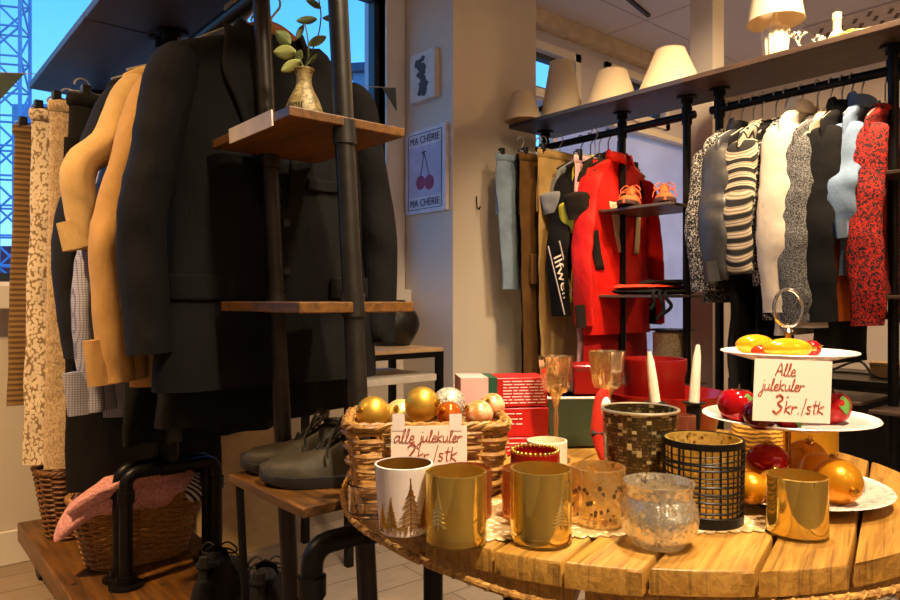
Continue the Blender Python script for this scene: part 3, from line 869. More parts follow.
garment('long_coat', 'long black coat hanging directly behind the black blazer', 'coat', .70, 1.50, ZR1, F['black2'], sh=.21, L=.80, hem=.23, t=.05, sleeve=.58, drop=.11, collar='shirt', seed=4.1, sl_out=.03)
garment('shirt', 'tan cotton overshirt with its cuff showing beside the black blazer', 'shirt', .67, 1.585, ZR1, F['tan'], sh=.205, L=.76, hem=.225, t=.04, sleeve=.68, drop=.07, collar='shirt', seed=5.2, sl_out=.07, sl_w=1.1, buttons=(K['white_label'], (.12, .22, .32)), cuff=F['tan'])
garment('jacket', 'black short jacket squeezed between the tan overshirt and the sand jacket', 'jacket', .75, 1.66, ZR1, F['black2'], sh=.20, L=.62, t=.04, sleeve=.42, drop=.05, collar='shirt', seed=6.7, sl_out=.075)
garment('jacket', 'sand coloured jacket with a rolled sleeve under the dark top shelf', 'jacket', .655, 1.735, ZR1, F['cream'], sh=.195, L=.60, t=.04, sleeve=.42, drop=.04, collar='shirt', seed=7.9, sl_out=.09, sl_w=1.05, cuff=F['cream'])
garment('shirt', 'fine checked grey blue shirt with a long tail', 'shirt', .66, 1.80, ZR1, F['check'], sh=.19, L=.80, hem=.22, t=.03, sleeve=.72, drop=.12, collar='shirt', seed=8.3, sl_out=.075, buttons=(K['white_label'], (.15, .3)), cuff=F['check'])
garment('dress', 'black dress with a slanting hem hanging before the lace skirt', 'dress', .65, 1.90, ZR1, F['navy'], sh=.18, L=.83, hem=.26, t=.04, sleeve=.70, drop=.02, collar='round', seed=9.9, sl_out=.09, fold=.018)
drape('trousers', 'wide black trousers hanging low on the left rack', 'trousers', .62, 2.06, ZR1, F['black2'], w0=.2, w1=.19, L=1.06, drop=.09, t=.022, legs=True, seed=2.2, band=F['black2'])
drape('skirt', 'pleated black skirt hanging above the pink sweater', 'skirt', .66, 2.00 - .28, ZR1, F['black2'], w0=.16, w1=.20, L=.86, drop=.12, t=.02, fold=.014, freq=55, seed=3.2)
drape('skirt', 'pale beige skirt hanging behind the u-shaped pipe frames', 'skirt', .80, 2.25, ZR1, F['beige_sheer'], w0=.15, w1=.20, L=1.02, drop=.08, t=.02, fold=.012, freq=40, seed=12.2)
drape('skirt', 'long beige knitted skirt clipped at the window end of the rack', 'skirt', .50, 2.28, ZR1, F['knit'], w0=.085, w1=.10, L=1.07, drop=.06, t=.02, fold=.006, seed=5.5)
drape('skirt', 'long crochet lace skirt nearest the window', 'skirt', .49, 2.42, ZR1, F['lace'], w0=.10, w1=.12, L=1.08, drop=.06, t=.02, fold=.012, freq=40, seed=6.5)
drape('skirt', 'brown ribbed skirt half hidden at the window behind the lace skirt', 'skirt', .475, 2.54, ZR1, F['brown_rib'], w0=.11, w1=.13, L=.88, drop=.09, t=.015, seed=7.5)
random.seed(11)
for i in range(8):
    hanger('empty silver wire hanger bunched on the rail above the black jackets', X1, 1.415 + i * .0095, ZR1, .13, .05, 'wire', 'empty hangers on the left rail', random.uniform(-.03, .03))

# ---- rack by the pillar
def AX(name, label, cat, Y, mat, **k):
    return garment(name, label, cat, k.pop('X', XA), Y, ZRA, mat, **k)
drape('jeans', 'light blue denim jeans at the pillar end of the middle rack', 'jeans', 2.37, 2.265, ZRA, F['denim'], w0=.16, w1=.12, L=.62, drop=.08, t=.014, legs=True, seed=1.2)
drape('trousers', 'black trousers between the light jeans and the brown cargo trousers', 'trousers', 2.45, 2.225, ZRA, F['black2'], w0=.15, w1=.11, L=1.02, drop=.08, t=.010, legs=True, seed=2.9)
drape('trousers', 'brown cargo trousers with leg pockets on the middle rack', 'trousers', 2.44, 2.185, ZRA, F['olive'], w0=.16, w1=.125, L=1.12, drop=.08, t=.013, legs=True, seed=3.9, pockets=(.46,))
drape('trousers', 'tan trousers in front of the brown cargo trousers', 'trousers', 2.475, 2.115, ZRA, F['khaki'], w0=.15, w1=.13, L=1.14, drop=.07, t=.012, legs=True, seed=4.9)
AX('tee_shirt', 'grey marl tee shirt next to the tan trousers', 't-shirt', 2.06, F['grey'], sh=.18, L=.62, t=.018, sleeve=.2, collar='round', seed=2.0, sl_out=.04, hang='black')
def sweat_txt(T, fn, prof, zt, zb):
    zc = zt - .55; y = -.054
    wt = K['white_label']
    text_mesh('llfwell', .074, wt, 'lettering', T, (-.265, y, zc), (PI / 2, 1.22, 0), .001, sx=1.15)
    for dx in (-.038, .038):
        u = Vector((cos(1.22), 0, -sin(1.22)))
        c = Vector((-.265, y, zc)) + Vector((-sin(1.22), 0, -cos(1.22))) * dx * -1
        obj('stripe', M().tube([c - u * .15, c + u * .16], .003, 5), wt, T)
AX('sweatshirt', 'black sweatshirt with white lettering down the sleeve', 'sweatshirt', 2.005, F['black2'], sh=.185, L=.62, t=.022, sleeve=.66, collar='round', seed=3.0, sl_out=.06, sl_w=1.1, hang='black', extras=sweat_txt)
AX('tee_shirt', 'yellow tee shirt peeking out behind the black tee', 't-shirt', 1.955, F['yellow'], sh=.185, L=.66, t=.015, sleeve=.30, collar='round', seed=4.0, sl_out=.035)
drape('trousers', 'pale pink trousers hanging between the black sweatshirt and the red jacket', 'trousers', 2.5, 1.945 - .012, ZRA, F['pink'], w0=.14, w1=.12, L=.98, drop=.12, t=.008, seed=4.4, legs=True)
AX('tee_shirt', 'black tee shirt over the pink trousers', 't-shirt', 1.905, F['brownblack'], sh=.195, L=.60, t=.016, sleeve=.24, collar='round', seed=5.0, sl_out=.045, hang='black')
def red_extra(T, fn, prof, zt, zb):
    wt = F['ecru']
    front_patch(T, 'white_panel', fn, prof, -.10, -.055, zt - .20, zt - .42, wt, .004, skew=.05)
    front_patch(T, 'white_panel', fn, prof, .10, .135, zt - .24, zt - .42, wt, .004, skew=-.01)
    front_patch(T, 'zip_flap', fn, prof, -.012, .012, zt - .06, zb + .02, F['red'], .005)
    front_patch(T, 'dark_panel', fn, prof, -.215, -.165, zt - .33, zt - .50, F['brownblack'], .006, skew=.03)
AX('jacket', 'bright red sports jacket with pale panels on the middle rack', 'jacket', 1.862, F['red'], sh=.22, L=.78, hem=.235, t=.022, sleeve=.68, collar='shirt', seed=6.0, sl_out=.05, sl_w=1.0, cuff=F['brownblack'], hang='black', extras=red_extra, X=2.575, drop=.12)
drape('skirt', 'deep red long skirt hanging below the red sports jacket', 'skirt', 2.60, 1.885, ZRA, F['dred'], w0=.17, w1=.25, L=1.12, drop=.14, t=.008, fold=.004, seed=7.4)

# ---- rack at the right
AX('dress', 'black and white printed dress at the post end of the right rack', 'dress', 1.335, F['mono'], sh=.185, L=.66, t=.02, sleeve=.56, collar='round', seed=1.5, sl_out=.05)
AX('jacket', 'grey leather jacket second from the post on the right rack', 'jacket', 1.285, F['leather'], sh=.195, L=.56, t=.025, sleeve=.52, collar='shirt', seed=2.5, sl_out=.045, cuff=F['leather'])
AX('dress', 'long black dress behind the zigzag sweater', 'dress', 1.24, F['black2'], sh=.185, L=1.05, hem=.20, t=.02, sleeve=.5, collar='round', seed=3.5, sl_out=.03)
AX('sweater', 'black and cream zigzag sweater on the right rack', 'sweater', 1.195, F['zigzag'], X=2.535, sh=.18, L=.54, t=.02, sleeve=.5, collar='round', seed=4.5, sl_out=.03, fold=.006)
AX('cardigan', 'plain black cardigan between the zigzag sweater and the printed blouse', 'cardigan', 1.155, F['black2'], sh=.15, L=.95, t=.018, sleeve=.52, collar='round', seed=5.5, sl_out=.03)
AX('blouse', 'white and black patterned blouse left of the long white shirt', 'blouse', 1.12, F['floral'], sh=.165, L=.72, t=.018, sleeve=.54, collar='round', seed=6.5, sl_out=.03)
AX('shirt', 'long crumpled white shirt with an upright collar on the right rack', 'shirt', 1.065, F['white'], sh=.18, L=.80, hem=.215, t=.028, sleeve=.66, collar='shirt', seed=7.5, sl_out=.055, sl_w=1.05, fold=.016, buttons=(K['white_paint'], (.1, .2, .3, .4)), placket=F['white'], drop=.07)
AX('cardigan', 'grey tweed cardigan right of the white shirt', 'cardigan', 1.005, F['tweed'], X=2.548, sh=.185, L=.68, t=.022, sleeve=.64, collar='round', seed=8.5, sl_out=.045, drop=.12)
AX('blouse', 'plain ecru blouse showing as a strip beside the grey tweed', 'blouse', .965, F['ecru'], X=2.56, sh=.17, L=.72, t=.015, sleeve=.68, collar='round', seed=9.5, sl_out=.045)
AX('coat', 'black and brown jacquard coat next to the ecru blouse', 'coat', .93, F['black2'], sh=.185, L=.86, t=.022, sleeve=.66, collar='shirt', seed=10.5, sl_out=.045)
AX('dress', 'orange dress partly hidden by the denim shirt', 'dress', .899, F['orange'], X=2.56, sh=.15, L=.62, hem=.205, t=.008, sleeve=0, drop=.2, collar=None, seed=11.5)
AX('shirt', 'light blue denim shirt with rolled sleeves on the right rack', 'shirt', .875, F['denim'], X=2.58, sh=.175, L=.58, t=.018, sleeve=.40, collar='shirt', seed=12.5, sl_out=.05, sl_w=.95, cuff=F['denim2'], cmat=F['denim2'], drop=.09)
AX('jacket', 'red and black leopard print top nearest the camera on the right rack', 'top', .808, F['leopard'], X=2.59, sh=.18, L=.62, t=.024, sleeve=.66, collar='round', seed=13.5, sl_out=.04, drop=.11)
# ------------------------------------------------------------------ drum table
HT = 0.63; TC = W(.2755, 1.122); RT = .435
def table_mat():
    n = NT('drum_pine')
    a = n.noise(n.mapped((1.2, 16, 16)), 7, 6, .65, .5)
    b = n.noise(n.mapped((1, 3, 1)), 4, 3)
    f = n.math('ADD', n.math('MULTIPLY', a, .7), n.math('MULTIPLY', b, .35))
    c = n.mix(n.step(f, .40, .66), h('#8a5d1f'), h('#bd8c3b'))
    k = n.step(n.vor(n.mapped((1.0, 1.6, 1)), 9).outputs[0], .03, .09)
    c = n.mix(k, h('#5a3812'), c)
    crack = n.step(n.noise(n.mapped((1.0, 30, 1)), 7, 2), .58, .64)
    c = n.mix(n.math('MULTIPLY', crack, .38), c, h('#3f260d'))
    return n.done(n.bsdf(c, .42, 0, n.bump(a, .22, .006)))
K['table'] = table_mat()
K['rope'] = pattern('hemp_rope', h('#b8863c'), h('#7f5620'), lambda n, v: n.step(n.noise(v, 160, 2), .4, .6))
TDIR = FWD * .838 + RIGHT * .546; TA = math.atan2(TDIR.y, TDIR.x)
tb = thing('drum_table', 'round plank table made from a wooden cable drum with rope wound round the rim', 'table', (TC.x, TC.y, 0), TA)
pl = M(); ts = [-.435, -.34, -.262, -.168, -.09, -.012, .07, .152, .225, .31, .378, .435]
random.seed(4)
for i in range(len(ts) - 1):
    a, b = ts[i] + .0022, ts[i + 1] - .0022
    rr = RT + random.uniform(-.004, .004)
    n = 14
    pr, plft = [], []
    for k in range(n + 1):
        tt = a + (b - a) * k / n; xx = math.sqrt(max(0, rr * rr - tt * tt)) + .001
        pr.append((xx, tt)); plft.append((-xx, tt))
    poly = pr + plft[::-1]
    dz = random.uniform(-.0015, .0)
    z1 = HT + dz
    n2 = len(poly); cx = 0; cy = (a + b) / 2
    def ring(s, z): return [(x * (1 - s / rr) if True else x, cy + (y - cy) * (1 - s / (b - a) * 2), z) for x, y in poly]
    pl.loft([ring(0.0, HT - .027), ring(0, z1 - .003), ring(.0012, z1 - .0008), ring(.003, z1)], True, True)
obj('plank_top', pl, K['table'], tb, ang=30)
lo = M()
for k in range(13):       # the lower ring of short boards
    a0, a1 = 2 * PI * k / 13 + .012, 2 * PI * (k + 1) / 13 - .012
    arc = [a0 + (a1 - a0) * i / 8 for i in range(9)]
    poly = [(.424 * cos(a), .424 * sin(a)) for a in arc] + [(.12 * cos(a), .12 * sin(a)) for a in arc[::-1]]
    lo.prism(poly, HT - .052, HT - .0275)
obj('board_ring', lo, K['table'], tb, ang=30, bevel=.002)
rp_ = []
for k in range(220):
    a = 2 * PI * k / 220
    sag = .006 * sin(3 * a + 1) + .004 * sin(7 * a)
    rp_.append(((RT + .009) * cos(a), (RT + .009) * sin(a), HT - .034 + sag))
rm = M(); rm.tube(rp_, .0042, 8, closed=True)
tw = [((RT + .009 + .0032 * cos(k * .9)) * cos(2 * PI * k / 900), (RT + .009 + .0032 * cos(k * .9)) * sin(2 * PI * k / 900), HT - .034 + .006 * sin(3 * 2 * PI * k / 900 + 1) + .004 * sin(7 * 2 * PI * k / 900) + .0032 * sin(k * .9)) for k in range(900)]
rm.tube(tw, .0024, 5, closed=True)
obj('rope_edge', rm, K['rope'], tb)
a0 = math.atan2(-1, .35) - (TA - YAW)
rw = Matrix.Rotation(-(TA - YAW), 3, 'Z')
tail = [rw @ Vector(p) for p in ((.205, -.386, HT - .045), (.268, -.362, HT - .052), (.325, -.314, HT - .047), (.361, -.273, HT - .036), (.397, -.231, HT - .028), (.438, -.125, HT - .034), (.444, -.02, HT - .05))]
obj('rope_end', M().tube(smooth_path(tail, 6), .006, 8), K['rope'], tb)
for q in (Vector((-.13, -.18, 0)), Vector((.2, -.12, 0)), Vector((.1, .24, 0)), Vector((-.16, .16, 0))):
    p = rw @ q
    m = M(); m.tube([(p.x, p.y, 0), (p.x, p.y, HT - .05)], .017, 12); m.tube([(p.x, p.y, 0), (p.x, p.y, .01)], .04, 18); m.tube([(p.x, p.y, HT - .063), (p.x, p.y, HT - .0522)], .04, 18)
    obj('leg', m, K['dark_pipe'], tb)

# ------------------------------------------------------------------ things on the table
ROT = YAW
def spot(px, yb, wpx):
    """floor contact seen at pixel yb (front of the base), base width wpx -> centre x, depth, radius"""
    df = (HC - HT) * FPX / (yb - 300); r = wpx * df / (2 * FPX - wpx)
    return df + r, r
def tloc(px, d, z=HT): 
    p = at(px, d); return (p.x, p.y, z)
TZ = HT + .0012    # resting height (doily)
gold = mercury('gold_mercury_glass', h('#f2d778'), (.94, .86, .55, 1), .80, .04, 16, .35, (1, 1, .05), milky=.14)
gold_in = plain('pale_gold_inside', h('#d9c58d'), .35, .6)
gold2 = mercury('worn_gold_glass', h('#eacf94'), (.95, .86, .6, 1), .70, .14, 40, .3, speck=.14)
gold_lit = mercury('lit_gold_glass', h('#f2d27a'), (.95, .88, .6, 1), .75, .2, 60, .5, speck=.14, milky=.7)
rosy = mercury('rose_gold_glass', h('#d79c62'), (.85, .6, .36, 1), .68, .12, 40, .25)
silver = mercury('silver_mercury_glass', h('#f6eedb'), (.95, .92, .82, 1), .82, .08, 150, .55, (1, 1, .7), speck=.14, milky=.16)
def glass_mat(name, col, rough=.02):
    n = NT(name); return n.done(n.bsdf(col, rough, 0, None, Transmission_Weight=1.0, IOR=1.45))
clear = pane_mat('clear_thin_glass', (.93, .93, .9, 1))
clear_thick = glass_mat('clear_glass', (1, .97, .9, 1))
goldpaint = plain('gold_print', h('#c9962f'), .3, .9)
palegold = plain('pale_gold_print', h('#d8c07a'), .35, .8)

def cup(T, name, r0, r1, hgt, mat, wall=.0022, base=.010, bow=None, seg=56, rip=None):
    """open tumbler, lathe with a wall thickness; bow(k) widens it"""
    pr = [(0, 0), (r0 * .9, 0), (r0, .002)]
    N = 18
    for k in range(1, N + 1):
        q = k / N; pr.append((r0 + (r1 - r0) * q + (bow(q) if bow else 0), .002 + (hgt - .002) * q))
    pr.append((pr[-1][0] - wall, hgt + .0005))
    for k in range(N, 0, -1):
        q = k / N; z = base + (hgt - base) * q
        pr.append((max(.002, r0 + (r1 - r0) * (z / hgt) + (bow(z / hgt) if bow else 0) - wall), z))
    pr += [(r0 * .8, base), (0, base)]
    return obj(name, M().lathe(pr, seg, rip=rip), mat, T, ang=50)

def holder(label, px, yb, w, ytop, mat, name='candle_holder', taper=1.0, d=None, r=None, bow=None, cat='candle holder', base_mat=None, group=None, base=.012, rip=None):
    if d is None: d, r = spot(px, yb, w)
    p = tloc(px, d, TZ); top = zat(ytop, d)
    T = thing(name, label, cat, p, ROT, group)
    hh = top - TZ
    cup(T, 'glass', r, r * taper, hh, mat, base=base, bow=bow, rip=rip)
    if base_mat:
        obj('base', M().lathe([(0, -.0006), (r * 1.005, -.0006), (r * 1.01, .009), (r * .6, .0115), (0, .0118)], 48), base_mat, T, ang=50)
    return T, r, hh, d

def tree(m, cx, z0, hgt, wid, rf, seed=0, a0=-PI / 2):
    """a fir drawn on a cylinder of radius rf(z), in the local frame, facing a0; cx is arc length"""
    random.seed(seed)
    def P(s, z, o=.0007):
        rr = rf(z) + o; a = a0 + s / rr
        return (rr * cos(a), rr * sin(a), z)
    def strip(pts, w):
        m.tube([P(*q) for q in pts], w, 5)
    strip([(cx, z0), (cx, z0 + hgt * .5), (cx, z0 + hgt)], .0006)
    nl = 9
    for k in range(nl):
        z = z0 + hgt * (.12 + .82 * k / nl); q = (1 - (k + .3) / nl); ww = wid * q * random.uniform(.85, 1.1)
        for s in (-1, 1):
            zt = z - hgt * .05 * random.uniform(.5, 1.3)
            strip([(cx, z + hgt * .05), (cx + s * ww * .5, z + hgt * .012), (cx + s * ww, zt)], .00055)
            strip([(cx, z + hgt * .02), (cx + s * ww * .45, z - hgt * .02), (cx + s * ww * .75, zt - hgt * .02)], .0004)
            strip([(cx + s * ww * .5, z + hgt * .01), (cx + s * ww * .62, z - hgt * .035)], .0004)

# white holder with golden firs
white_gl = plain('white_lacquer', h('#ead9cc'), .3, 0, .03)
T, r, hh, d = holder('white candle holder printed with golden fir trees, beside the basket', 404, 540, 49, 463, white_gl, taper=1.2)
RW, HW = r, hh
cup(T, 'gold_lining', r * .93, r * 1.155, hh * .985, plain('gold_lining', h('#a8782a'), .3, .8), wall=.001, base=.012)
tm = M(); rf = lambda z: RW + RW * .2 * z / HW
tree(tm, .010, .008, hh * .78, .017, rf, 1); tree(tm, -.013, .008, hh * .50, .010, rf, 2); tree(tm, -.026, .008, hh * .38, .009, rf, 3); tree(tm, .028, .008, hh * .45, .010, rf, 5)
for k in range(50):
    random.seed(k); s = random.uniform(-.034, .034); z = random.uniform(.004, .014); rr = rf(z) + .0006; a = -PI / 2 + s / rr
    tm.tube([(rr * cos(a), rr * sin(a), z), (rr * cos(a + .06), rr * sin(a + .06), z + random.uniform(-.003, .003))], .0008, 5)
obj('fir_print', tm, goldpaint, T)
# gold holder with a fir motif
T, r, hh, d = holder('gold mirror candle holder with a faint fir motif, next to the white holder', 456, 552, 61, 471, gold, base_mat=clear_thick)
tm = M(); rf2 = lambda z: r
tree(tm, -.021, .02, hh * .62, .011, rf2, 7)
obj('fir_print', tm, palegold, T)
T, r, hh, d = holder('gold mirror candle holder at the front middle of the table', 541, 551, 61, 468, gold, base_mat=clear_thick)
tm = M(); tree(tm, .019, .02, hh * .5, .011, lambda z: r, 9)
obj('fir_print', tm, palegold, T)
holder('rose gold glass standing behind the gold fir motif holder', 466, 524, 52, 468, rosy)
holder('rose gold glass half hidden behind the front middle gold holder', 527, 525, 50, 468, rosy)
T, r, hh, d = holder('gold glass candle holder with cut out clear spots', 598, 532, 54, 466, gold2)
sp_ = M(); random.seed(5)
for k in range(46):
    a = random.uniform(-PI, 0); z = random.uniform(.012, hh * .72); q = random.uniform(.0016, .0034)
    cc = Vector(((r + .0004) * cos(a), (r + .0004) * sin(a), z)); u = Vector((-sin(a), cos(a), 0))
    ring = [cc + u * (q * .8 * cos(b)) + Vector((0, 0, q * sin(b))) for b in [2 * PI * i / 10 for i in range(10)]]
    sp_.add(ring, [tuple(range(10))])
obj('cut_spots', sp_, plain('dark_spot', h('#4a3826'), .3), T, smooth=False)
# silver mercury bowl
d, r = spot(659, 556, 62)
T = thing('candle_holder', 'round silver crackled glass candle holder with a flared rim', 'candle holder', tloc(659, d, TZ), ROT)
R_ = 38.5 / FPX * d; top = zat(481, d) - TZ
pr = [(0, .003), (R_ * .66, 0), (R_ * .72, .006), (R_ * .9, top * .18), (R_ * 1.0, top * .42), (R_ * .97, top * .58), (R_ * .86, top * .74), (R_ * .83, top * .79), (R_ * .86, top * .9), (R_ * .9, top)]
inn = [(a - .003, b) for a, b in pr[:2:-1]] + [(R_ * .6, .012), (0, .012)]
prs = [pr[0]] + [(max(0, v.x), v.z) for v in smooth_path([(a, 0, b) for a, b in pr[1:]], 4)] + inn
obj('glass', M().lathe(prs, 64), silver, T, ang=60)
# mosaic holder
def mosaic_mat():
    n = NT('mirror_mosaic'); uv = n.cyl(.05)
    b = n.n('TexBrick', {'offset': .5}, Vector=uv, Color1=h('#75623e'), Color2=h('#a98d58'), Mortar=h('#1d150c'), Scale=1.0, Bias=-.2)
    b.inputs['Mortar Size'].default_value = .0007; b.inputs['Brick Width'].default_value = .0064; b.inputs['Row Height'].default_value = .0042
    w = n.n('TexWhiteNoise', None, Vector=n.n('VectorMath', {'operation': 'FLOOR'}, i0=n.n('VectorMath', {'operation': 'MULTIPLY'}, i0=uv, i1=(156, 238, 1)).outputs[0]).outputs[0]).outputs[0]
    c = n.mix(w, h('#5a4628'), b.outputs[0]); c = n.mix(n.step(w, .86, .96), c, h('#dcc690'))
    return n.done(n.bsdf(c, n.math('MULTIPLY_ADD', w, .35, .08), .75, n.bump(w, .7, .003)))
T, r, hh, d = holder('large mirror mosaic candle holder behind the silver bowl', 640, 511, 68, 409, mosaic_mat(), taper=1.08)
rim = [(r * 1.085 * cos(a), r * 1.085 * sin(a), hh) for a in [2 * PI * k / 48 for k in range(48)]]
obj('rim', M().tube(rim, .0022, 8, closed=True), plain('pale_gold_rim', h('#b7ab8e'), .3, .7), T)
# gold holder in a black wire grid
T, r, hh, d = holder('gold glass candle holder wrapped in a black wire grid', 703, 531, 71, 438, gold_lit, taper=1.03)
wm = M(); random.seed(8)
for k in range(34):
    a = 2 * PI * k / 34 + random.uniform(-.03, .03); b = a + random.uniform(-.05, .05)
    wm.tube([((r + .0018) * cos(a), (r + .0018) * sin(a), .004), ((r * 1.03 + .0018) * cos(b), (r * 1.03 + .0018) * sin(b), hh - .004)], random.choice((.0008, .0012, .0016)), 5)
for k in range(13):
    z = .014 + (hh - .028) * k / 12 + random.uniform(-.002, .002); t1 = random.uniform(-.002, .002); ph = random.uniform(0, 6)
    wm.tube([((r * (1 + .03 * z / hh) + .002) * cos(a), (r * (1 + .03 * z / hh) + .002) * sin(a), z + t1 * sin(a * 2 + ph)) for a in [2 * PI * j / 48 for j in range(48)]], random.choice((.0008, .0011, .0016)), 5, closed=True)
obj('wire_grid', wm, K['black_metal'], T)
for z0, z1, q in ((.0, .013, 1.0), (hh - .007, hh + .001, 1.03)):
    obj('band', M().lathe([(r * q + .0012, z0), (r * q + .003, z0), (r * q + .003, z1), (r * q + .0012, z1), (r * q + .0012, z0)], 48), K['black_metal'], T)
holder('gold mirror candle holder in front of the tiered stand', 797, 543, 57, 475, gold, base_mat=clear_thick)
T, r, hh, d = holder('small clear glass tumbler in front of the wicker basket', 371, 522, 47, 482, clear_thick, name='tumbler', cat='glass', base=.004)
obj('thick_base', M().lathe([(0, .0005), (r * .96, .0005), (r * .97, .0045), (0, .005)], 40), clear_thick, T)

# red tin tealight and ivory candle glass, goblets
redm = plain('red_enamel', h('#82100b'), .25, 0, .08)
goldm = plain('gold_bead', h('#c99a45'), .25, .95)
d = .945; r = 24.5 / FPX * d
T = thing('candle_tin', 'low red candle tin with a gold beaded rim', 'candle tin', tloc(535, d, TZ), ROT)
hh = zat(451, d) - TZ
cup(T, 'tin', r, r, hh, redm, wall=.0015, base=hh * .7)
bd = M()
for k in range(30):
    a = 2 * PI * k / 30; bd.ball((r * .93 * cos(a), r * .93 * sin(a), hh + .001), .003, seg=8, rn=6)
obj('beaded_rim', bd, goldm, T)
d = 1.045; r = 20 / FPX * d
ivory = plain('ivory_frosted', h('#e3cfae'), .5, 0, .08, 40)
T, _, _, _ = holder('ivory speckled candle glass behind the red tin', 547, 0, 0, 440, ivory, d=d, r=r)
ambergl = mercury('amber_mercury', h('#f6e2bd'), (.97, .9, .75, 1), .66, .06, 50, .3, (1, 1, .2), milky=.08)
for px, ytop, ybow, wpx, lab in ((556, 356, 392, 34, 'tall stemmed silvered goblet left of the pair'), (607, 351, 388, 36, 'tall stemmed silvered goblet right of the pair, behind the slim red ornament')):
    d = 1.16 if px < 600 else 1.12
    r = wpx / 2 / FPX * d; zt_ = zat(ytop, d) - TZ; zb_ = zat(ybow, d) - TZ
    T = thing('goblet', lab, 'goblet', tloc(px, d, TZ), ROT, 'pair of stemmed goblets')
    pr = [(0, zb_ + .001), (r * .66, zb_), (r * .78, zb_ + .008), (r * .88, (zt_ + zb_) / 2), (r, zt_), (r - .002, zt_), (r * .82, (zt_ + zb_) / 2), (r * .6, zb_ + .012), (0, zb_ + .010)]
    obj('bowl', M().lathe(pr, 32, rip=lambda a, z, q: .0012 * math.copysign(1, cos(8 * a)) if q > .01 else 0), ambergl, T, ang=30)
    obj('stem', M().lathe([(0, .004), (.006, .004), (.004, .02), (.0035, .05), (.005, zb_ * .6), (.0035, zb_ * .75), (.007, zb_ - .012), (.012, zb_ - .001), (0, zb_)], 20), ambergl, T)
    obj('foot', M().lathe([(0, 0), (r * .85, 0), (r * .85, .002), (.008, .006), (0, .006)], 32), ambergl, T)

# wicker basket of baubles
wick = wood('wicker_willow', h('#7a4f1c'), h('#c49349'), (3, 3, 3), .5, 30, .2)
def rrect(hx, hy, rad, n=10):
    pts = []
    for (cx, cy, a0) in ((hx - rad, hy - rad, 0), (-hx + rad, hy - rad, PI / 2), (-hx + rad, -hy + rad, PI), (hx - rad, -hy + rad, 3 * PI / 2)):
        for k in range(n + 1):
            a = a0 + PI / 2 * k / n; pts.append(Vector((cx + rad * cos(a), cy + rad * sin(a), 0)))
    return pts
def resample(pts, n, closed=True):
    P = pts + ([pts[0]] if closed else []); L = [0]
    for i in range(1, len(P)): L.append(L[-1] + (P[i] - P[i - 1]).length)
    out = []; j = 0
    for k in range(n):
        s = L[-1] * k / n
        while L[j + 1] < s: j += 1
        q = (s - L[j]) / max(1e-9, L[j + 1] - L[j]); out.append(P[j].lerp(P[j + 1], q))
    return out
def weave_basket(T, hx, hy, rad, hgt, rows, rod, nst, mat, taper=.88, amp=None, rimr=None, z0=.004, oval=False, npt=None):
    amp = amp or rod * 1.3; npt = npt or nst * 6
    base = resample([Vector((hx * cos(a), hy * sin(a), 0)) for a in [2 * PI * k / 96 for k in range(96)]] if oval else rrect(hx, hy, rad), npt)
    nor = []
    for i in range(npt):
        tg = base[(i + 1) % npt] - base[i - 1]; nor.append(Vector((tg.y, -tg.x, 0)).normalized())
    m = M(); random.seed(2)
    for row in range(rows):
        q = row / max(1, rows - 1); sc_ = taper + (1 - taper) * q; z = z0 + rod + (hgt - rod * 2) * q
        ph = row % 2
        pts = []
        for i in range(npt):
            s = i / npt * nst
            o = amp * cos(PI * (s + ph))
            pts.append(base[i] * sc_ + nor[i] * o + Vector((0, 0, z + rod * .35 * mnoise.noise(Vector((i * .12, row * 3.1, 0))))))
        m.tube(pts, rod * random.uniform(.9, 1.12), 6, closed=True)
    obj('woven_side', m, mat, T)
    st = M()
    for k in range(nst):
        p = base[int(k * npt / nst + npt / nst / 2) % npt]
        st.tube([p * taper + Vector((0, 0, z0)), p + Vector((0, 0, hgt))], rod * .9, 6)
    obj('stakes', st, mat, T)
    rm = M(); rimr = rimr or rod * 1.3
    for ph in (0, 2 * PI / 3, 4 * PI / 3):
        pts = [base[i] + nor[i] * (rimr * 1.3 * cos(i * 2 * PI / npt * round(nst * .8) + ph)) + Vector((0, 0, hgt + rimr * 1.2 * sin(i * 2 * PI / npt * round(nst * .8) + ph))) for i in range(npt)]
        rm.tube(pts, rimr, 6, closed=True)
    obj('braided_rim', rm, mat, T)
    obj('bottom', M().prism([(p.x * taper * .98, p.y * taper * .98) for p in base], .0005, z0), mat, T)
BX, BD = -.036, 1.01
bp = W(BX, BD, TZ)
BROT = ROT + .08
bk = thing('wicker_basket', 'rectangular wicker basket full of christmas baubles on the drum table', 'basket', bp, BROT)
weave_basket(bk, .112, .082, .03, .098, 10, .0034, 16, wick, .9, rimr=.0034, amp=.0055)
def bloc(px, py, d): p = pix(px, py, d); return p
def bauble(label, loc, r, mat, cap=None, tilt=(0, 0), group=None, name='bauble', flat=1.0, rip=None, capm=None):
    T = thing(name, label, 'bauble', loc, ROT, group)
    R = Matrix.Rotation(tilt[0], 3, 'X') @ Matrix.Rotation(tilt[1], 3, 'Y')
    obj('ball', M().ball((0, 0, 0), r, r, r * flat, 36, 20, rip=rip, R=R), mat, T)
    cm = M().lathe([(0, r * flat * .97), (r * .2, r * flat * .97), (r * .2, r * flat * 1.16), (0, r * flat * 1.2)], 14)
    cm.tube([(r * .1 * cos(a), 0, r * flat * 1.28 + r * .1 * sin(a)) for a in [2 * PI * k / 12 for k in range(12)]], r * .02, 5, closed=True)
    cm.map(lambda v: R @ v)
    obj('cap', cm, capm or goldm, T)
    return T
matte_gold = plain('matte_gold_bauble', h('#d2a53f'), .38, .75, .05)
pale_gold = plain('pale_gold_bauble', h('#e2cc80'), .4, .5, .05)
shiny_or = plain('shiny_orange_bauble', h('#c8641c'), .12, .6, .05)
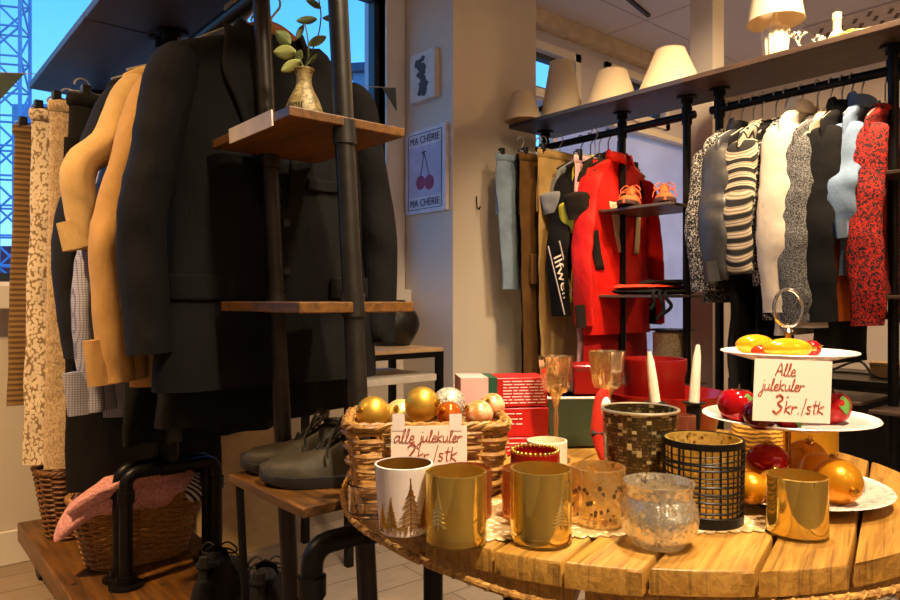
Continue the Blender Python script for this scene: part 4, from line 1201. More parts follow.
coppery = pattern('copper_swirl_bauble', h('#c97a3a'), h('#e0b48a'), lambda n, v: n.step(n.noise(v, 60, 3), .42, .6), rough=.3)
def glit(name, a, b):
    n = NT(name); v = n.coord(); w_ = n.vor(n.mapped((1, 1, 1)), 420).outputs[1]
    s = n.n('SeparateXYZ', None, i0=w_).outputs[0]
    return n.done(n.bsdf(n.mix(s, a, b), .35, .5, n.bump(s, .8, .003)))
silver_gl = glit('silver_glitter', h('#8b8070'), h('#f2e6cf'))
amber_b = plain('amber_gold_bauble', h('#d98f16'), .3, .55, .06)
red_b = plain('shiny_red_bauble', h('#a30a10'), .1, .25, .05)
rB = lambda px_, d: px_ / FPX * d
for px, py, rp, d, mat, lab in (
    (373, 413, 17, .99, matte_gold, 'matte gold bauble at the left end of the wicker basket'),
    (401, 415, 16, 1.01, pale_gold, 'pale gold bauble low in the wicker basket behind the price card'),
    (422, 404, 17.5, .965, matte_gold, 'matte gold bauble sitting highest in the middle of the wicker basket'),
    (449, 404, 17, 1.055, silver_gl, 'silver glitter bauble at the back of the wicker basket'),
    (449, 414, 12.5, .985, shiny_or, 'shiny orange bauble in front of the silver glitter one'),
    (479, 414, 14, .99, coppery, 'copper swirled bauble at the right end of the wicker basket'),
    (492, 406, 13, 1.055, coppery, 'pinkish copper bauble in the back right corner of the wicker basket'),
    (400, 422, 16, 1.06, amber_b, None), (428, 432, 16, .99, amber_b, None), (470, 432, 15, 1.05, amber_b, None)):
    if lab: bauble(lab, pix(px, py, d), rB(rp, d), mat, tilt=(random.uniform(.6, 1.6), random.uniform(-1, 1)))
# price card on the basket
def card(label, corners, d, lines, rot=0.0, tape=None, hang=None):
    """corners: (x0, x1, y0, y1) pixels; the card faces the camera side"""
    x0, x1, y0, y1 = corners
    c = pix((x0 + x1) / 2, (y0 + y1) / 2, d); w_ = (x1 - x0) / FPX * d; h_ = (y1 - y0) / FPX * d
    T = thing('price_card', label, 'price card', c, ROT)
    if rot or hang: T.rotation_euler = (hang or 0, rot, ROT)
    obj('card', M().box(-w_ / 2, w_ / 2, -.0005, .0005, -h_ / 2, h_ / 2), K['paper'], T, smooth=False)
    hm = M()
    for (tx, fx, fz, sz, rr) in lines:
        handwrite(hm, tx, -w_ / 2 + fx * w_, h_ / 2 - fz * h_, sz * h_, rr * h_, y=-.0009)
    obj('handwriting', hm, K['ink'], T)
    for fx in (tape or ()):
        obj('tape', M().box(-w_ / 2 + fx * w_ - .008, -w_ / 2 + fx * w_ + .008, -.0012, -.0006, h_ / 2 - .006, h_ / 2 + .016), K['white_label'], T, smooth=False)
    return T
card('white card reading alle julekuler 2kr./stk fixed to the wicker basket', (391, 467, 426, 474), .905,
     (('alle', .03, .35, .15, .011), ('julekuler', .36, .33, .128, .011), ('2', .19, .74, .19, .018), ('kr.', .34, .72, .14, .011), ('/stk', .55, .72, .16, .011)), tape=(.1, .85))

# ------------------------------------------------------------------ tiered stand
SD = .955; SP = at(788, SD); dish = plain('white_porcelain', h('#e6d6c8'), .25, 0, .03)
def printed():
    n = NT('printed_plate'); f = n.step(n.noise(n.mapped((1, 1, 1), (0, 0, .6)), 65, 3, .6, 1.4), .57, .61)
    return n.done(n.bsdf(n.mix(n.math('MULTIPLY', f, .75), h('#e8d9c4'), h('#6a5a44')), .3))
ts_ = thing('cake_stand', 'three tier cake stand of white plates with a ring handle', 'cake stand', (SP.x, SP.y, TZ), ROT)
def plate(name, r, z, mat, lift=.010):
    pr = [(0, z), (r * .55, z), (r * .62, z + .002), (r * .97, z + lift), (r, z + lift + .0015), (r * .99, z + lift + .003), (r * .62, z + .0055), (0, z + .0045)]
    return obj(name, M().lathe(pr, 64), mat, ts_, ang=50)
Z0 = .004; Z1 = zat(424, SD) - TZ; Z2 = zat(360, SD) - TZ
plate('bottom_plate', .127, Z0, printed()); plate('middle_plate', .112, Z1, dish); plate('top_plate', .0875, Z2, dish)
rod = M(); rod.tube([(0, 0, .008), (0, 0, zat(326, SD) - TZ)], .004, 10); rod.lathe([(0, Z1 - .006), (.009, Z1 - .006), (.009, Z1), (0, Z1)], 14); rod.lathe([(0, Z2 - .006), (.009, Z2 - .006), (.009, Z2), (0, Z2)], 14)
obj('rod', rod, goldm, ts_)
zr = zat(308, SD) - TZ
hm = M().tube([(.0195 * cos(a), 0, zr + .026 * sin(a)) for a in [2 * PI * k / 28 for k in range(28)]], .0024, 8, closed=True)
hm.lathe([(0, zr - .033), (.008, zr - .033), (.004, zr - .027), (.006, zr - .024), (0, zr - .02)], 12)
obj('ring_handle', hm, K['chrome'], ts_)
zb = TZ + Z0 + .006
for px, d, r, mat, lab, kw in (
    (838, .868, .0285, amber_b, 'matt orange gold bauble at the right edge of the bottom plate, cap facing front', dict(tilt=(1.75, .1))),
    (819, .925, .027, amber_b, 'orange gold bauble just behind the one at the right edge', dict(tilt=(.4, .5))),
    (768, .915, .026, red_b, 'shiny red flattened bauble on the bottom plate of the cake stand', dict(flat=.74, up=.030)),
    (741, .93, .025, amber_b, 'orange gold bauble at the left edge of the bottom plate behind the wire grid', dict(tilt=(1, 1))),
    (774, .868, .0215, amber_b, 'orange gold bauble below the red one, behind the gold mirror holder', dict(tilt=(-.6, .3))),
    (752, .868, .020, amber_b, 'smaller orange gold bauble between the wire grid and the gold mirror holder', dict(tilt=(-.6, -.5))),
    (806, .985, .029, amber_b, 'ribbed gold bauble on the bottom plate', dict(rip=lambda a, t: .035 * abs(cos(9 * a)), tilt=(.3, 0)))):
    p = at(px, d, zb + r * kw.get('flat', 1.0) + (.002 if d < .9 else 0) + kw.pop('up', 0)); bauble(lab, p, r, mat, **kw)
zm = TZ + Z1 + .006
leafm = plain('leaf_green', h('#4f7a2a'), .5)
def apple(label, px, d, r, mat, lf=True):
    T = thing('apple_ornament', label, 'ornament', at(px, d, zm + r * .86), ROT)
    pr = [(0, -r * .78), (r * .35, -r * .86), (r * .8, -r * .55), (r, 0), (r * .9, r * .5), (r * .55, r * .84), (r * .2, r * .8), (0, r * .62)]
    obj('fruit', M().lathe([(max(0, v.x), v.z) for v in smooth_path([(a, 0, b) for a, b in pr], 4)], 30), mat, T)
    obj('stem', M().tube([(0, 0, r * .6), (.002, 0, r * 1.15)], .0014, 6), K['wick'], T)
    if lf: obj('leaf', M().sheet(lambda u, v: Vector(((v - .5) * .016 * sin(PI * min(1, u + .05)) + .004, -r * .75 - .01 * u, r * .75 - .024 * u)), 6, 4), leafm, T, solid=.001)
wine = plain('wine_red_bauble', h('#5d0a20'), .12, .2, .1)
apple('shiny red apple ornament at the left of the middle plate', 738, .93, .026, red_b)
apple('dark wine red apple ornament beside the left red apple', 760, .885, .021, wine, False)
apple('red apple ornament with a green leaf at the right of the middle plate', 832, .93, .024, red_b)
apple('red apple ornament behind the lower edge of the price card', 788, .885, .018, red_b)
z2 = TZ + Z2 + .006
yel = plain('shiny_yellow_bauble', h('#dda61a'), .14, .35, .06)
orr = plain('shiny_redorange_bauble', h('#cf3a16'), .12, .2, .06)
def egg(label, px, d, rx, rz, mat):
    T = thing('bauble', label, 'bauble', at(px, d, z2 + rz), ROT)
    obj('ball', M().ball((0, 0, 0), rx, rz, rz, 30, 16), mat, T)
    obj('cap', M().tube([(rx * .96, 0, 0), (rx * 1.14, 0, 0)], rz * .25, 10), goldm, T)
egg('long yellow bauble in front on the top plate beside the rod', 787, .905, .033, .0135, yel)
egg('long yellow bauble at the back left of the top plate', 755, .965, .027, .0145, yel)
egg('red orange bauble lying in front at the left of the top plate', 762, .912, .0145, .009, orr)
bauble('small round red bauble at the right of the top plate', at(812, .93, z2 + .0115), .0115, red_b, tilt=(1.2, .5))
card('white card reading Alle julekuler 3kr./stk hanging from the top plate', (753.5, 831, 360, 422), .852,
     (('Alle', .27, .26, .105, .008), ('julekuler', .08, .50, .10, .008), ('-', .42, .64, .08, .007), ('3', .25, .86, .15, .014), ('kr.', .40, .86, .115, .009), ('/stk', .62, .85, .115, .009)), rot=-.03 + .07)
# gold vessels behind the stand
d = 1.135; r = 27 / FPX * d
T = thing('pillar_candle', 'smooth gold cylinder vase behind the cake stand', 'vase', tloc(808, d, TZ), ROT); T.name = 'gold_vase'
cup(T, 'vessel', r, r, zat(425, d) - TZ, plain('satin_gold', h('#d0921f'), .32, .6), wall=.003)
wg = pattern('woven_gold', h('#d29a3a'), h('#7a4f18'), lambda n, v: n.step(n.math('SINE', n.math('ADD', n.math('MULTIPLY', n.n('SeparateXYZ', None, i0=v).outputs[2], 900.), n.math('MULTIPLY', n.noise(v, 50), 9.))), -.1, .3), rough=.4, wr=.4)
d = 1.15; r = 24 / FPX * d
T = thing('woven_candle', 'gold woven textured candle behind the bottom plate', 'candle', tloc(757, d, TZ), ROT)
obj('candle_body', M().lathe([(0, 0), (r, 0), (r, zat(420, d) - TZ - .003), (r - .003, zat(420, d) - TZ), (0, zat(420, d) - TZ - .002)], 40), wg, T, ang=50)
obj('wick', M().tube([(0, 0, zat(420, d) - TZ - .003), (.001, 0, zat(420, d) - TZ + .008)], .001, 6), K['wick'], T)

# ------------------------------------------------------------------ back of the table: boxes, pots, candles
def rbox(name, label, cat, px0, px1, y0, y1, d, dep, mat, rot=0.0, bev=.002):
    x0, x1 = (px0 - 450) / FPX * d, (px1 - 450) / FPX * d; zt_, zb_ = zat(y0, d), zat(y1, d)
    T = thing(name, label, cat, W((x0 + x1) / 2, d + dep / 2, zb_), ROT + rot)
    w_ = (x1 - x0)
    obj('box_body', M().box(-w_ / 2, w_ / 2, -dep / 2, dep / 2, 0, zt_ - zb_), mat, T, bevel=bev)
    return T, w_, dep, zt_ - zb_
redbox = plain('red_card', h('#b3140f'), .4, 0, .06); greencard = plain('green_card', h('#1e4a30'), .45); pinkcard = plain('pink_card', h('#d9a49a'), .5)
d0 = 1.19
yb = lambda d: 300 + (HC - TZ) * FPX / d
def lines(T, w_, dep, x0, x1, zs, rows, tilt=0):
    m = M(); random.seed(3)
    for z in zs:
        x = x0
        while x < x1 - .004:
            l = random.uniform(.006, .02); l = min(l, x1 - x); m.box(x, x + l, -dep / 2 - .0006, -dep / 2, z - .0007, z + .0007); x += l + .003
    obj('small_print', m, K['white_label'], T, smooth=False)
zB = [0, .042, .082]
T, w_, dp, hh = rbox('gift_box', 'flat red box at the bottom of the stack behind the basket', 'box', 478, 546, 438, yb(d0), d0, .085, redbox, .06)
lines(T, w_, dp, -w_ * .2, w_ * .45, [hh * .3, hh * .5, hh * .7], 3)
T, w_, dp, hh = rbox('gift_box', 'glossy red box with small print in the middle of the stack', 'box', 480, 547, 408, 437.2, d0 + .004, .08, redbox, .10)
lines(T, w_, dp, -w_ * .25, w_ * .1, [hh * .45, hh * .62, hh * .8], 3); 
T, w_, dp, hh = rbox('gift_box', 'red, green and pink box with lines of print on top of the stack', 'box', 458, 546, 378, 407.2, d0 + .002, .075, redbox, .13)
lines(T, w_, dp, -w_ * .02, w_ * .47, [hh * (.14 + .105 * k) for k in range(8)], 8)
obj('green_panel', M().box(-w_ * .19, -w_ * .085, -dp / 2 - .0008, dp / 2 + .0008, -.0006, hh + .0008), greencard, T, smooth=False)
obj('pink_panel', M().box(-w_ / 2 - .0008, -w_ * .19, -dp / 2 - .0008, dp / 2 + .0008, -.0006, hh + .0008), pinkcard, T, smooth=False)
d1 = 1.26
T, w_, dp, hh = rbox('storage_tin', 'dark green square tin with a pale rim behind the goblets', 'tin', 546, 607, 397, yb(d1), d1, .09, plain('dark_green_tin', h('#2c3620'), .4), .04, .004)
obj('pale_rim', M().box(-w_ / 2 - .001, w_ / 2 + .001, -dp / 2 - .001, dp / 2 + .001, hh - .004, hh), dish, T, bevel=.001)
gt = T
zz = zat(397, d1) + .0005
T = thing('red_tin', 'square red tin standing on the dark green tin', 'tin', W((588 - 450) / FPX * 1.30, 1.305, zz), ROT)
obj('tin_body', M().box(-.033, .033, -.035, .035, 0, zat(367, 1.27) - zz), redm, T, bevel=.005)
obj('lid', M().box(-.0345, .0345, -.0365, .0365, zat(371, 1.27) - zz, zat(365, 1.27) - zz), redm, T, bevel=.004)
d2 = 1.345; R2 = 60 / FPX * d2
T = thing('red_bowl', 'wide red ceramic bowl with a rim at the back of the table', 'bowl', tloc(664, d2, TZ), ROT)
hb = zat(391, d2) - TZ
pr = [(0, 0), (R2 * .72, 0), (R2 * .78, .006), (R2 * .93, hb * .8), (R2, hb - .003), (R2 * 1.0, hb), (R2 * .95, hb), (R2 * .88, hb * .8), (R2 * .7, .010), (0, .009)]
obj('bowl_body', M().lathe(pr, 64), redm, T, ang=50)
T = thing('red_pot', 'tall red glazed pot standing inside the wide red bowl', 'pot', at(654, d2 + .012, TZ + .0105), ROT)
rp2 = 31 / FPX * d2; hp = zat(359, d2) - TZ - .0105
pr = [(0, 0), (rp2 * .86, 0), (rp2 * .92, .01), (rp2 * .97, hp * .75), (rp2 * 1.03, hp * .86), (rp2 * 1.03, hp), (rp2 * .95, hp), (rp2 * .9, hp * .8), (rp2 * .8, .01), (0, .01)]
obj('pot_body', M().lathe(pr, 56), redm, T, ang=50)
wax = plain('white_wax', h('#ead9bd'), .45)
for px, ytop, yb_, d, tx, lab in ((655, 352, 402, 1.135, -6, 'white taper candle leaning slightly, left of the pair'), (694, 345, 402, 1.13, 4, 'white taper candle right of the pair, before the red bowl')):
    T = thing('candlestick', ('black candlestick under the left white taper', 'black candlestick under the right white taper')[px > 660], 'candlestick', tloc(px, d, TZ), ROT, 'black candlesticks')
    zc = zat(yb_, d) - TZ
    obj('stick', M().lathe([(0, 0), (.024, 0), (.024, .004), (.011, .008), (.0095, zc * .5), (.0125, zc - .005), (.0175, zc - .002), (.0175, zc), (0, zc)], 26), K['black_metal'], T)
    T2 = thing('taper_candle', lab, 'candle', at(px, d, TZ + zc + .0003), ROT)
    L = zat(ytop, d) - TZ - zc; dx = tx / FPX * d
    cm = M().tube([(0, 0, 0), (dx * .35, 0, L * .4), (dx * .75, 0, L * .8), (dx, 0, L)], [.0088, .0078, .0062, .0030], 16)
    obj('wax', cm, wax, T2)
    obj('wick', M().tube([(dx, 0, L), (dx + .001, 0, L + .005)], .0008, 5), K['wick'], T2)
pinkgl = mercury('pink_glass', h('#d9a080'), (.9, .6, .5, 1), .45, .15)
holder('small pink glass tealight cup between the mosaic and grid holders', 684, 0, 0, 415, pinkgl, name='tealight_cup', d=1.02, r=.0165, cat='candle holder')
# slim red ornament with a white and green foot
T = thing('slim_ornament', 'slim red wooden christmas ornament with a pale top and green base', 'ornament', tloc(601, 1.03, TZ), ROT)
ho = zat(389, 1.03) - TZ
obj('red_body', M().tube(smooth_path([(.002, 0, .03), (-.004, 0, ho * .45), (-.003, 0, ho * .62), (.001, 0, ho * .86), (.006, 0, ho)], 6), [.004 + .0075 * min(1, k / 9) * (1 if k < 19 else max(.25, (25 - k) / 6)) for k in range(25)], 12, r2=.006), plain('red_felt', h('#cf2a14'), .6), T)
obj('pale_top', M().ball((.006, -.004, ho * .80), .008, .005, .017), K['white_label'], T)
obj('green_base', M().tube([(.006, 0, 0), (.006, 0, .038)], [.011, .005], 14), plain('green_felt', h('#2f8a58'), .6), T)
obj('belt', M().tube([(-.0145, 0, ho * .52), (.009, 0, ho * .52)], .0062, 8), K['black_plastic'], T)

# lace doily under the glasses
def doily():
    n = NT('lace_doily'); v = n.coord()
    a = n.vor(v, 120).outputs[0]; f = n.step(a, .30, .42)
    c = n.mix(f, h('#e6d3b4'), h('#b2925e'))
    return n.done(n.bsdf(c, .9, 0, n.bump(a, .5, .002)))
dm = M(); x0, x1, ya, yb2 = .02, .385, .775, .93
pts = []
def scal(a, b, n, nx, ny):
    for k in range(n):
        for j in range(6):
            q = (k + j / 6) / n; p = Vector(a).lerp(Vector(b), q); o = .006 * abs(sin(PI * j / 6)); pts.append((p.x + nx * o, p.y + ny * o))
scal((x0, ya - .0), (x1, ya + .035), 24, 0, -1); scal((x1, ya + .035), (x1 + .02, yb2), 10, 1, 0); scal((x1 + .02, yb2), (x0, yb2), 24, 0, 1); scal((x0, yb2), (x0, ya), 10, -1, 0)
dm.prism(pts, 0, .001)
dl = obj('lace_doily', dm, doily(), smooth=False, loc=(0, 0, HT)); dl.rotation_euler = (0, 0, YAW)
tag(dl, 'cream lace doily spread under the candle holders on the drum table', 'doily')
# ------------------------------------------------------------------ lampshades and lamps on the top shelves
shade_m = NT('shade_linen'); _v = shade_m.coord()
_b = shade_m.bsdf(shade_m.mix(shade_m.noise(_v, 300, 2), h('#efe0c4'), h('#e2cfae')), .85, 0, None)
_t = shade_m.n('BsdfTranslucent', None, Color=h('#f0dcb4')).outputs[0]
_mx = shade_m.t.nodes.new('ShaderNodeMixShader'); _mx.inputs[0].default_value = .3
shade_m.t.links.new(_b, _mx.inputs[1]); shade_m.t.links.new(_t, _mx.inputs[2])
K['shade'] = shade_m.done(_mx.outputs[0])
ZT = ZSA + .0202
def shade(label, x, y, r0, r1, hgt, z=ZT, parent=None, group=None):
    T = parent or thing('lampshade', label, 'lampshade', (x, y, z), 0, group)
    zo = 0 if parent is None else z
    obj('lamp_shade' if parent else 'shade_cone', M().lathe([(r0, zo + .001), (r1, zo + hgt), (r1 - .003, zo + hgt), (r0 - .003, zo + .001), (r0, zo + .001)], 56), K['shade'], T, ang=40)
    m = M()
    for (r, z_) in ((r0, zo + .002), (r1, zo + hgt)):
        obj('trim_ring', M().tube([(r * cos(a), r * sin(a), z_) for a in [2 * PI * k / 48 for k in range(48)]], .0022, 6, closed=True), K['shade'], T)
    m = M(); zr_ = zo + hgt - .012
    for k in range(3):
        a = 2 * PI * k / 3; m.tube([(.018 * cos(a), .018 * sin(a), zr_ - .01), (r1 * .985 * cos(a), r1 * .985 * sin(a), zr_)], .0015, 5)
    m.tube([(.018 * cos(a), .018 * sin(a), zr_ - .01) for a in [2 * PI * k / 20 for k in range(20)]], .002, 5, closed=True)
    obj('spider_ring', m, K['chrome'], T)
    return T
shade('small cream lampshade at the pillar end of the middle rack shelf', 2.39, 2.27, .088, .048, .135)
shade('tall narrow cream lampshade second from the pillar', 2.545, 2.165, .104, .056, .285)
shade('medium cream lampshade third from the pillar', 2.56, 1.885, .125, .066, .175)
shade('wide low cream lampshade at the near end of the middle rack shelf', 2.55, 1.585, .138, .060, .185)
cer = plain('white_ceramic', h('#e5d7bd'), .35, 0, .05)
LX, LY = 2.50, 1.13
T = thing('table_lamp', 'white table lamp with a ribbed ceramic base and a cream shade', 'table lamp', (LX, LY, ZT), 0)
pr = [(0, 0), (.036, 0), (.039, .004), (.042, .05), (.046, .10), (.047, .115), (.040, .128), (.022, .135), (.016, .15), (0, .152)]
obj('lamp_base', M().lathe(pr, 72, rip=lambda a, z, r: .0022 * cos(14 * a) if .003 < z < .125 else 0), cer, T, ang=60)
obj('neck', M().lathe([(0, .15), (.008, .15), (.008, .19), (.014, .192), (.014, .215), (0, .217)], 20), cer, T)
shade('', 0, 0, .097, .070, .165, z=.150, parent=T)
lx = on_x(837, 2.52)
T = thing('lamp_base', 'bare cream lamp base with a socket and no shade on the right rack shelf', 'lamp', (2.52, lx, ZT), 0)
obj('cone_body', M().lathe([(0, 0), (.052, 0), (.052, .006), (.04, .02), (.024, .05), (.018, .062), (0, .063)], 36), cer, T)
obj('socket', M().lathe([(0, .062), (.013, .062), (.013, .10), (.015, .102), (.015, .125), (.010, .128), (0, .128)], 24), plain('cream_plastic', h('#e0cfa6'), .4), T)
random.seed(21)
cpts = []
ly = on_x(858, 2.5)
for k in range(60):
    a = k * .8; r = .045 + .02 * sin(k * 1.7)
    cpts.append((r * cos(a) * 1.1, r * sin(a) * 1.35, .006 + .028 * abs(mnoise.noise(Vector((k * .37, 0, 0)))) + k * .0003))
tag(obj('power_cord', M().tube(smooth_path(cpts, 5), .0035, 6), plain('yellow_cord', h('#d8b95c'), .45), loc=(2.50, ly, ZT)), 'heap of yellowish electric cord beside the bare lamp base', 'cord')
cm = M(); random.seed(9)
def branch(p, dirv, L, r, dep):
    q = p + dirv * L; cm.tube([p, p.lerp(q, .5) + Vector((0, 0, .002)), q], [r, r * .85, r * .7], 6)
    if dep:
        for k in range(3):
            branch(q, (dirv + Vector((random.uniform(-1, 1), random.uniform(-1, 1), random.uniform(-.3, .6)))).normalized(), L * .72, r * .7, dep - 1)
branch(Vector((0, 0, .006)), Vector((-.2, .3, .5)).normalized(), .03, .006, 3); branch(Vector((0, 0, .006)), Vector((.4, -.5, .3)).normalized(), .03, .006, 3)
cm.map(lambda v: Vector((v.x, v.y, max(v.z, .001))))
ccy = on_x(804, 2.46)
tag(obj('coral_branch', cm, cer, loc=(2.46, ccy, ZT)), 'white branching coral lying right of the table lamp', 'coral')

# ------------------------------------------------------------------ vase with twigs on the small shelf
vd = 1.235; vp = at(304, vd, LS_TOP + .001)
T = thing('vase', 'small speckled stoneware bottle vase on the upper ladder shelf', 'vase', vp, ROT)
def stone():
    n = NT('speckled_stoneware'); v = n.coord()
    f = n.step(n.noise(n.mapped((1, 1, 1.4)), 120, 4), .45, .6); g = n.step(n.noise(v, 40, 3), .45, .62)
    return n.done(n.bsdf(n.mix(n.math('MULTIPLY', f, .7), n.mix(g, h('#b29c62'), h('#8f7a44')), h('#4c3f22')), .5, 0, n.bump(f, .2, .003)))
hv = zat(70, vd) - vp.z
pr = [(0, 0), (.030, 0), (.035, .004), (.0355, .018), (.033, .034), (.026, hv * .5), (.0165, hv * .68), (.0135, hv * .8), (.0145, hv * .93), (.0185, hv), (.0165, hv + .001), (.0115, hv * .92), (.0105, hv * .8), (0, hv * .6)]
obj('vase_body', M().lathe([(max(0, v.x), v.z) for v in smooth_path([(a, 0, b) for a, b in pr], 3)], 44), stone(), T)
pm = M()
for k in range(7):
    a = -PI / 2 - .75 + k * .14; rr = .0345
    pm.tube([(rr * cos(a) * .98, rr * sin(a) * .98, .028), (.0325 * cos(a), .0325 * sin(a), .040)], .0012, 5)
pm.tube([(.0352 * cos(a), .0352 * sin(a), .022 + .002 * sin(a * 7)) for a in [2 * PI * k / 40 for k in range(40)]], .0008, 5, closed=True)
obj('painted_marks', pm, plain('dark_glaze', h('#3a2f1c'), .5), T)
P = thing('twig_bouquet', 'leafy green twigs standing in the stoneware bottle vase', 'plant', Vector((vp.x, vp.y, vp.z + hv * .7)), ROT)
twig = plain('twig_green', h('#5f6a3a'), .6)
def L2(px, py, dy=0.0):
    d = vd + dy; p = pix(px, py, d) - P.location
    return Vector((p.dot(RIGHT), p.dot(FWD), p.z))
base_p = Vector((0, 0, .0))
stems = [[(304, 70, 0), (310, 55, .0), (318, 36, -.01), (321, 15, -.02), (318, -4, -.02)], [(304, 70, 0), (300, 60, .01), (294, 52, .03), (288, 42, .04)], [(304, 70, 0), (308, 58, -.02), (308, 40, -.03), (305, 24, -.03)], [(304, 70, 0), (309, 62, .02), (315, 56, .03)]]
for s in stems:
    obj('stem', M().tube(smooth_path([base_p] + [L2(*q) for q in s], 5), .0013, 6), twig, P)
lm = {'g': plain('leaf_grey_green', h('#7d8a52'), .5, 0, .2), 'y': plain('leaf_yellow_green', h('#a8ad62'), .5, 0, .2), 'd': plain('leaf_dark_green', h('#56663c'), .5, 0, .2)}
def leaf(px, py, dy, lpx, wpx, ang, kind, roll=.4):
    c = L2(px, py, dy); k = vd / FPX; l, w_ = lpx * k, wpx * k
    def g(u, v):
        x = (u - .5) * l; y = (v - .5) * w_ * (sin(PI * min(1, max(0, u * .94 + .03))) ** .75)
        z = -.10 * l * (2 * u - 1) ** 2 + abs(v - .5) * w_ * .35
        R = Matrix.Rotation(-ang, 3, 'Y') @ Matrix.Rotation(roll, 3, 'X')
        q = R @ Vector((x, z, y)); return c + q
    obj('leaf', M().sheet(g, 10, 6), lm[kind], P, ang=80, solid=.0006)
for a in ((314, 4, -.02, 17, 7, -.5, 'd', .5), (307, 20, -.03, 20, 8, .1, 'd', .3), (334, 19, -.02, 22, 8, -.1, 'd', .6), (317, 41, -.01, 20, 9, .45, 'g', .5), (300, 32, -.02, 16, 6, 1.1, 'd', .4),
          (283, 38, .04, 20, 15, -.7, 'g', .2), (285, 52, .03, 23, 15, .0, 'y', .2), (291, 66, .0, 22, 11, .5, 'y', .4), (313, 59, .03, 13, 5, .9, 'd', .3), (299, 56, .02, 13, 8, 1.2, 'g', .4)): leaf(*a)

# ------------------------------------------------------------------ shoes
def shoe(T, L, wd, mats, high=.085, lace=True, scale_toe=1.0, seed=0, sole_h=.02, toe_h=.042, pull=False, fuzzy=0.0):
    """toe towards -x; origin at the middle of the sole on the ground"""
    upper, sole, lacem = mats
    def hw(t):   # half width along the length, t = 0 toe, 1 heel
        return wd / 2 * interp([(0.0, .12), (-.04, .52), (-.14, .85), (-.30, 1.0), (-.55, .82), (-.75, .74), (-.93, .66), (-1.0, .25)], -t)
    def ht(t): return interp([(0.0, toe_h * .75), (-.10, toe_h), (-.28, toe_h * 1.15), (-.45, high * .72), (-.62, high), (-.80, high * .93), (-1.0, high * .85)], -t)
    n = 26
    out = [(-L / 2 + L * k / n, hw(k / n) + .003) for k in range(n + 1)]
    poly = [(x, -y) for x, y in out] + [(x, y) for x, y in out[::-1]]
    m = M()
    m.loft([[(x, y, z + max(0, .010 - .08 * (x + L / 2))) for x, y in poly] for z in (0, sole_h * .6)], True, True)
    m = M(); rings = []
    for z, s in ((0.0, .96), (.003, 1.0), (sole_h, 1.0), (sole_h + .001, .97)):
        rings.append([(x, y * s, z + max(0, .012 * (1 - (x + L / 2) / (L * .22))) * (1 if z < sole_h else .4)) for x, y in poly])
    m.loft(rings, True, True); obj('sole', m, sole, T, ang=45)
    rr = []; q = 15
    for k in range(n + 1):
        t = k / n; x = -L / 2 + L * t; w_ = max(.002, hw(t) - .001); H = ht(t)
        row = []
        for j in range(q):
            a = PI * j / (q - 1); ex = .75 if t < .45 else .55
            y = w_ * math.copysign(abs(cos(a)) ** ex, cos(a)) * (1 - (.35 if t > .5 else .12) * sin(a) * (H / high) ** 2)
            z = sole_h * .6 + (H - sole_h * .6) * sin(a) ** .8
            p = Vector((x, y, z)); nn = mnoise.noise(Vector((x * 30 + seed, y * 30, z * 30)))
            row.append(p * (1 + .02 * nn) + Vector((0, 0, fuzzy * nn * sin(a))))
        rr.append(row)
    m = M().loft(rr, closed=False); m.f.append(tuple(range(q))); m.f.append(tuple(range(n * q, (n + 1) * q)))
    obj('upper', m, upper, T, ang=60)
    # ankle opening
    cx = -L / 2 + L * .79; rx, ry = L * .17, wd * .20
    ring = [Vector((cx + rx * cos(a), ry * sin(a), high * .96 + .010 * cos(a) * -.2 + .004 + (.008 if cos(a) > .6 else 0))) for a in [2 * PI * k / 28 for k in range(28)]]
    obj('collar', M().tube(ring, .006, 8, closed=True), upper, T)
    m = M(); m.v = [tuple(p - Vector((0, 0, .001))) for p in ring]; m.f = [tuple(range(28))]
    obj('opening_shade', m, K['black_plastic'], T, smooth=False)  # flat black lid stands in for the shade inside the shoe
    tg = lambda u, v: Vector((-L / 2 + L * (.40 + .24 * u), (v - .5) * wd * .42, interp([(0, ht(.40)), (-1, high + .022)], -u) + .003 - .012 * abs(v - .5) * 2))
    obj('tongue', M().sheet(tg, 6, 4), upper, T, solid=.004)
    if lace:
        lc = M()
        for k in range(5):
            t = .40 + .045 * k; x = -L / 2 + L * t; z = ht(t) + .006 + .003 * k; w_ = wd * .17
            lc.tube([(x, -w_, z - .006), (x + .003, 0, z + .003), (x + .009, w_, z - .006)], .0022, 6); lc.tube([(x + .009, -w_, z - .006), (x + .004, 0, z + .003), (x, w_, z - .006)], .0022, 6)
        x = -L / 2 + L * .60; z = high + .012
        for s in (-1, 1):
            lc.tube(smooth_path([(x, 0, z), (x - .01, s * .022, z + .012), (x - .02, s * .042, z - .008), (x - .018, s * .03, z - .018), (x, 0, z)], 5), .0022, 6)
            lc.tube(smooth_path([(x, 0, z), (x - .015, s * .025, z - .006), (x - .03, s * .043, z - .03), (x - .03, s * .048, z - .05)], 5), .0022, 6)
        obj('laces', lc, lacem, T)
    if pull: obj('pull_tab', M().box(L * .43, L * .46, -.01, .01, high * .6, high + .03), lacem, T, bevel=.004)
taupe = plain('taupe_leather', h('#38301f'), .6, 0, .22, 40, .25, 120); dsole = plain('dark_rubber', h('#1f1a16'), .6)
blace = plain('black_lace', h('#191715'), .8)
sz = LS_SHOE + .001
for px, d, rz, lab in ((333, 1.255, .06, 'taupe leather lace-up shoe in front on the low ladder shelf'), (310, 1.345, .10, 'taupe leather lace-up shoe behind its pair on the low ladder shelf')):
    T = thing('shoe', lab, 'shoe', at(px, d, sz), ROT + rz, 'pair of taupe lace-up shoes')
    shoe(T, .262, .096, (taupe, dsole, blace), high=.092, toe_h=.046)
fuzz = fabric('black_suede', h('#171514'), .9)
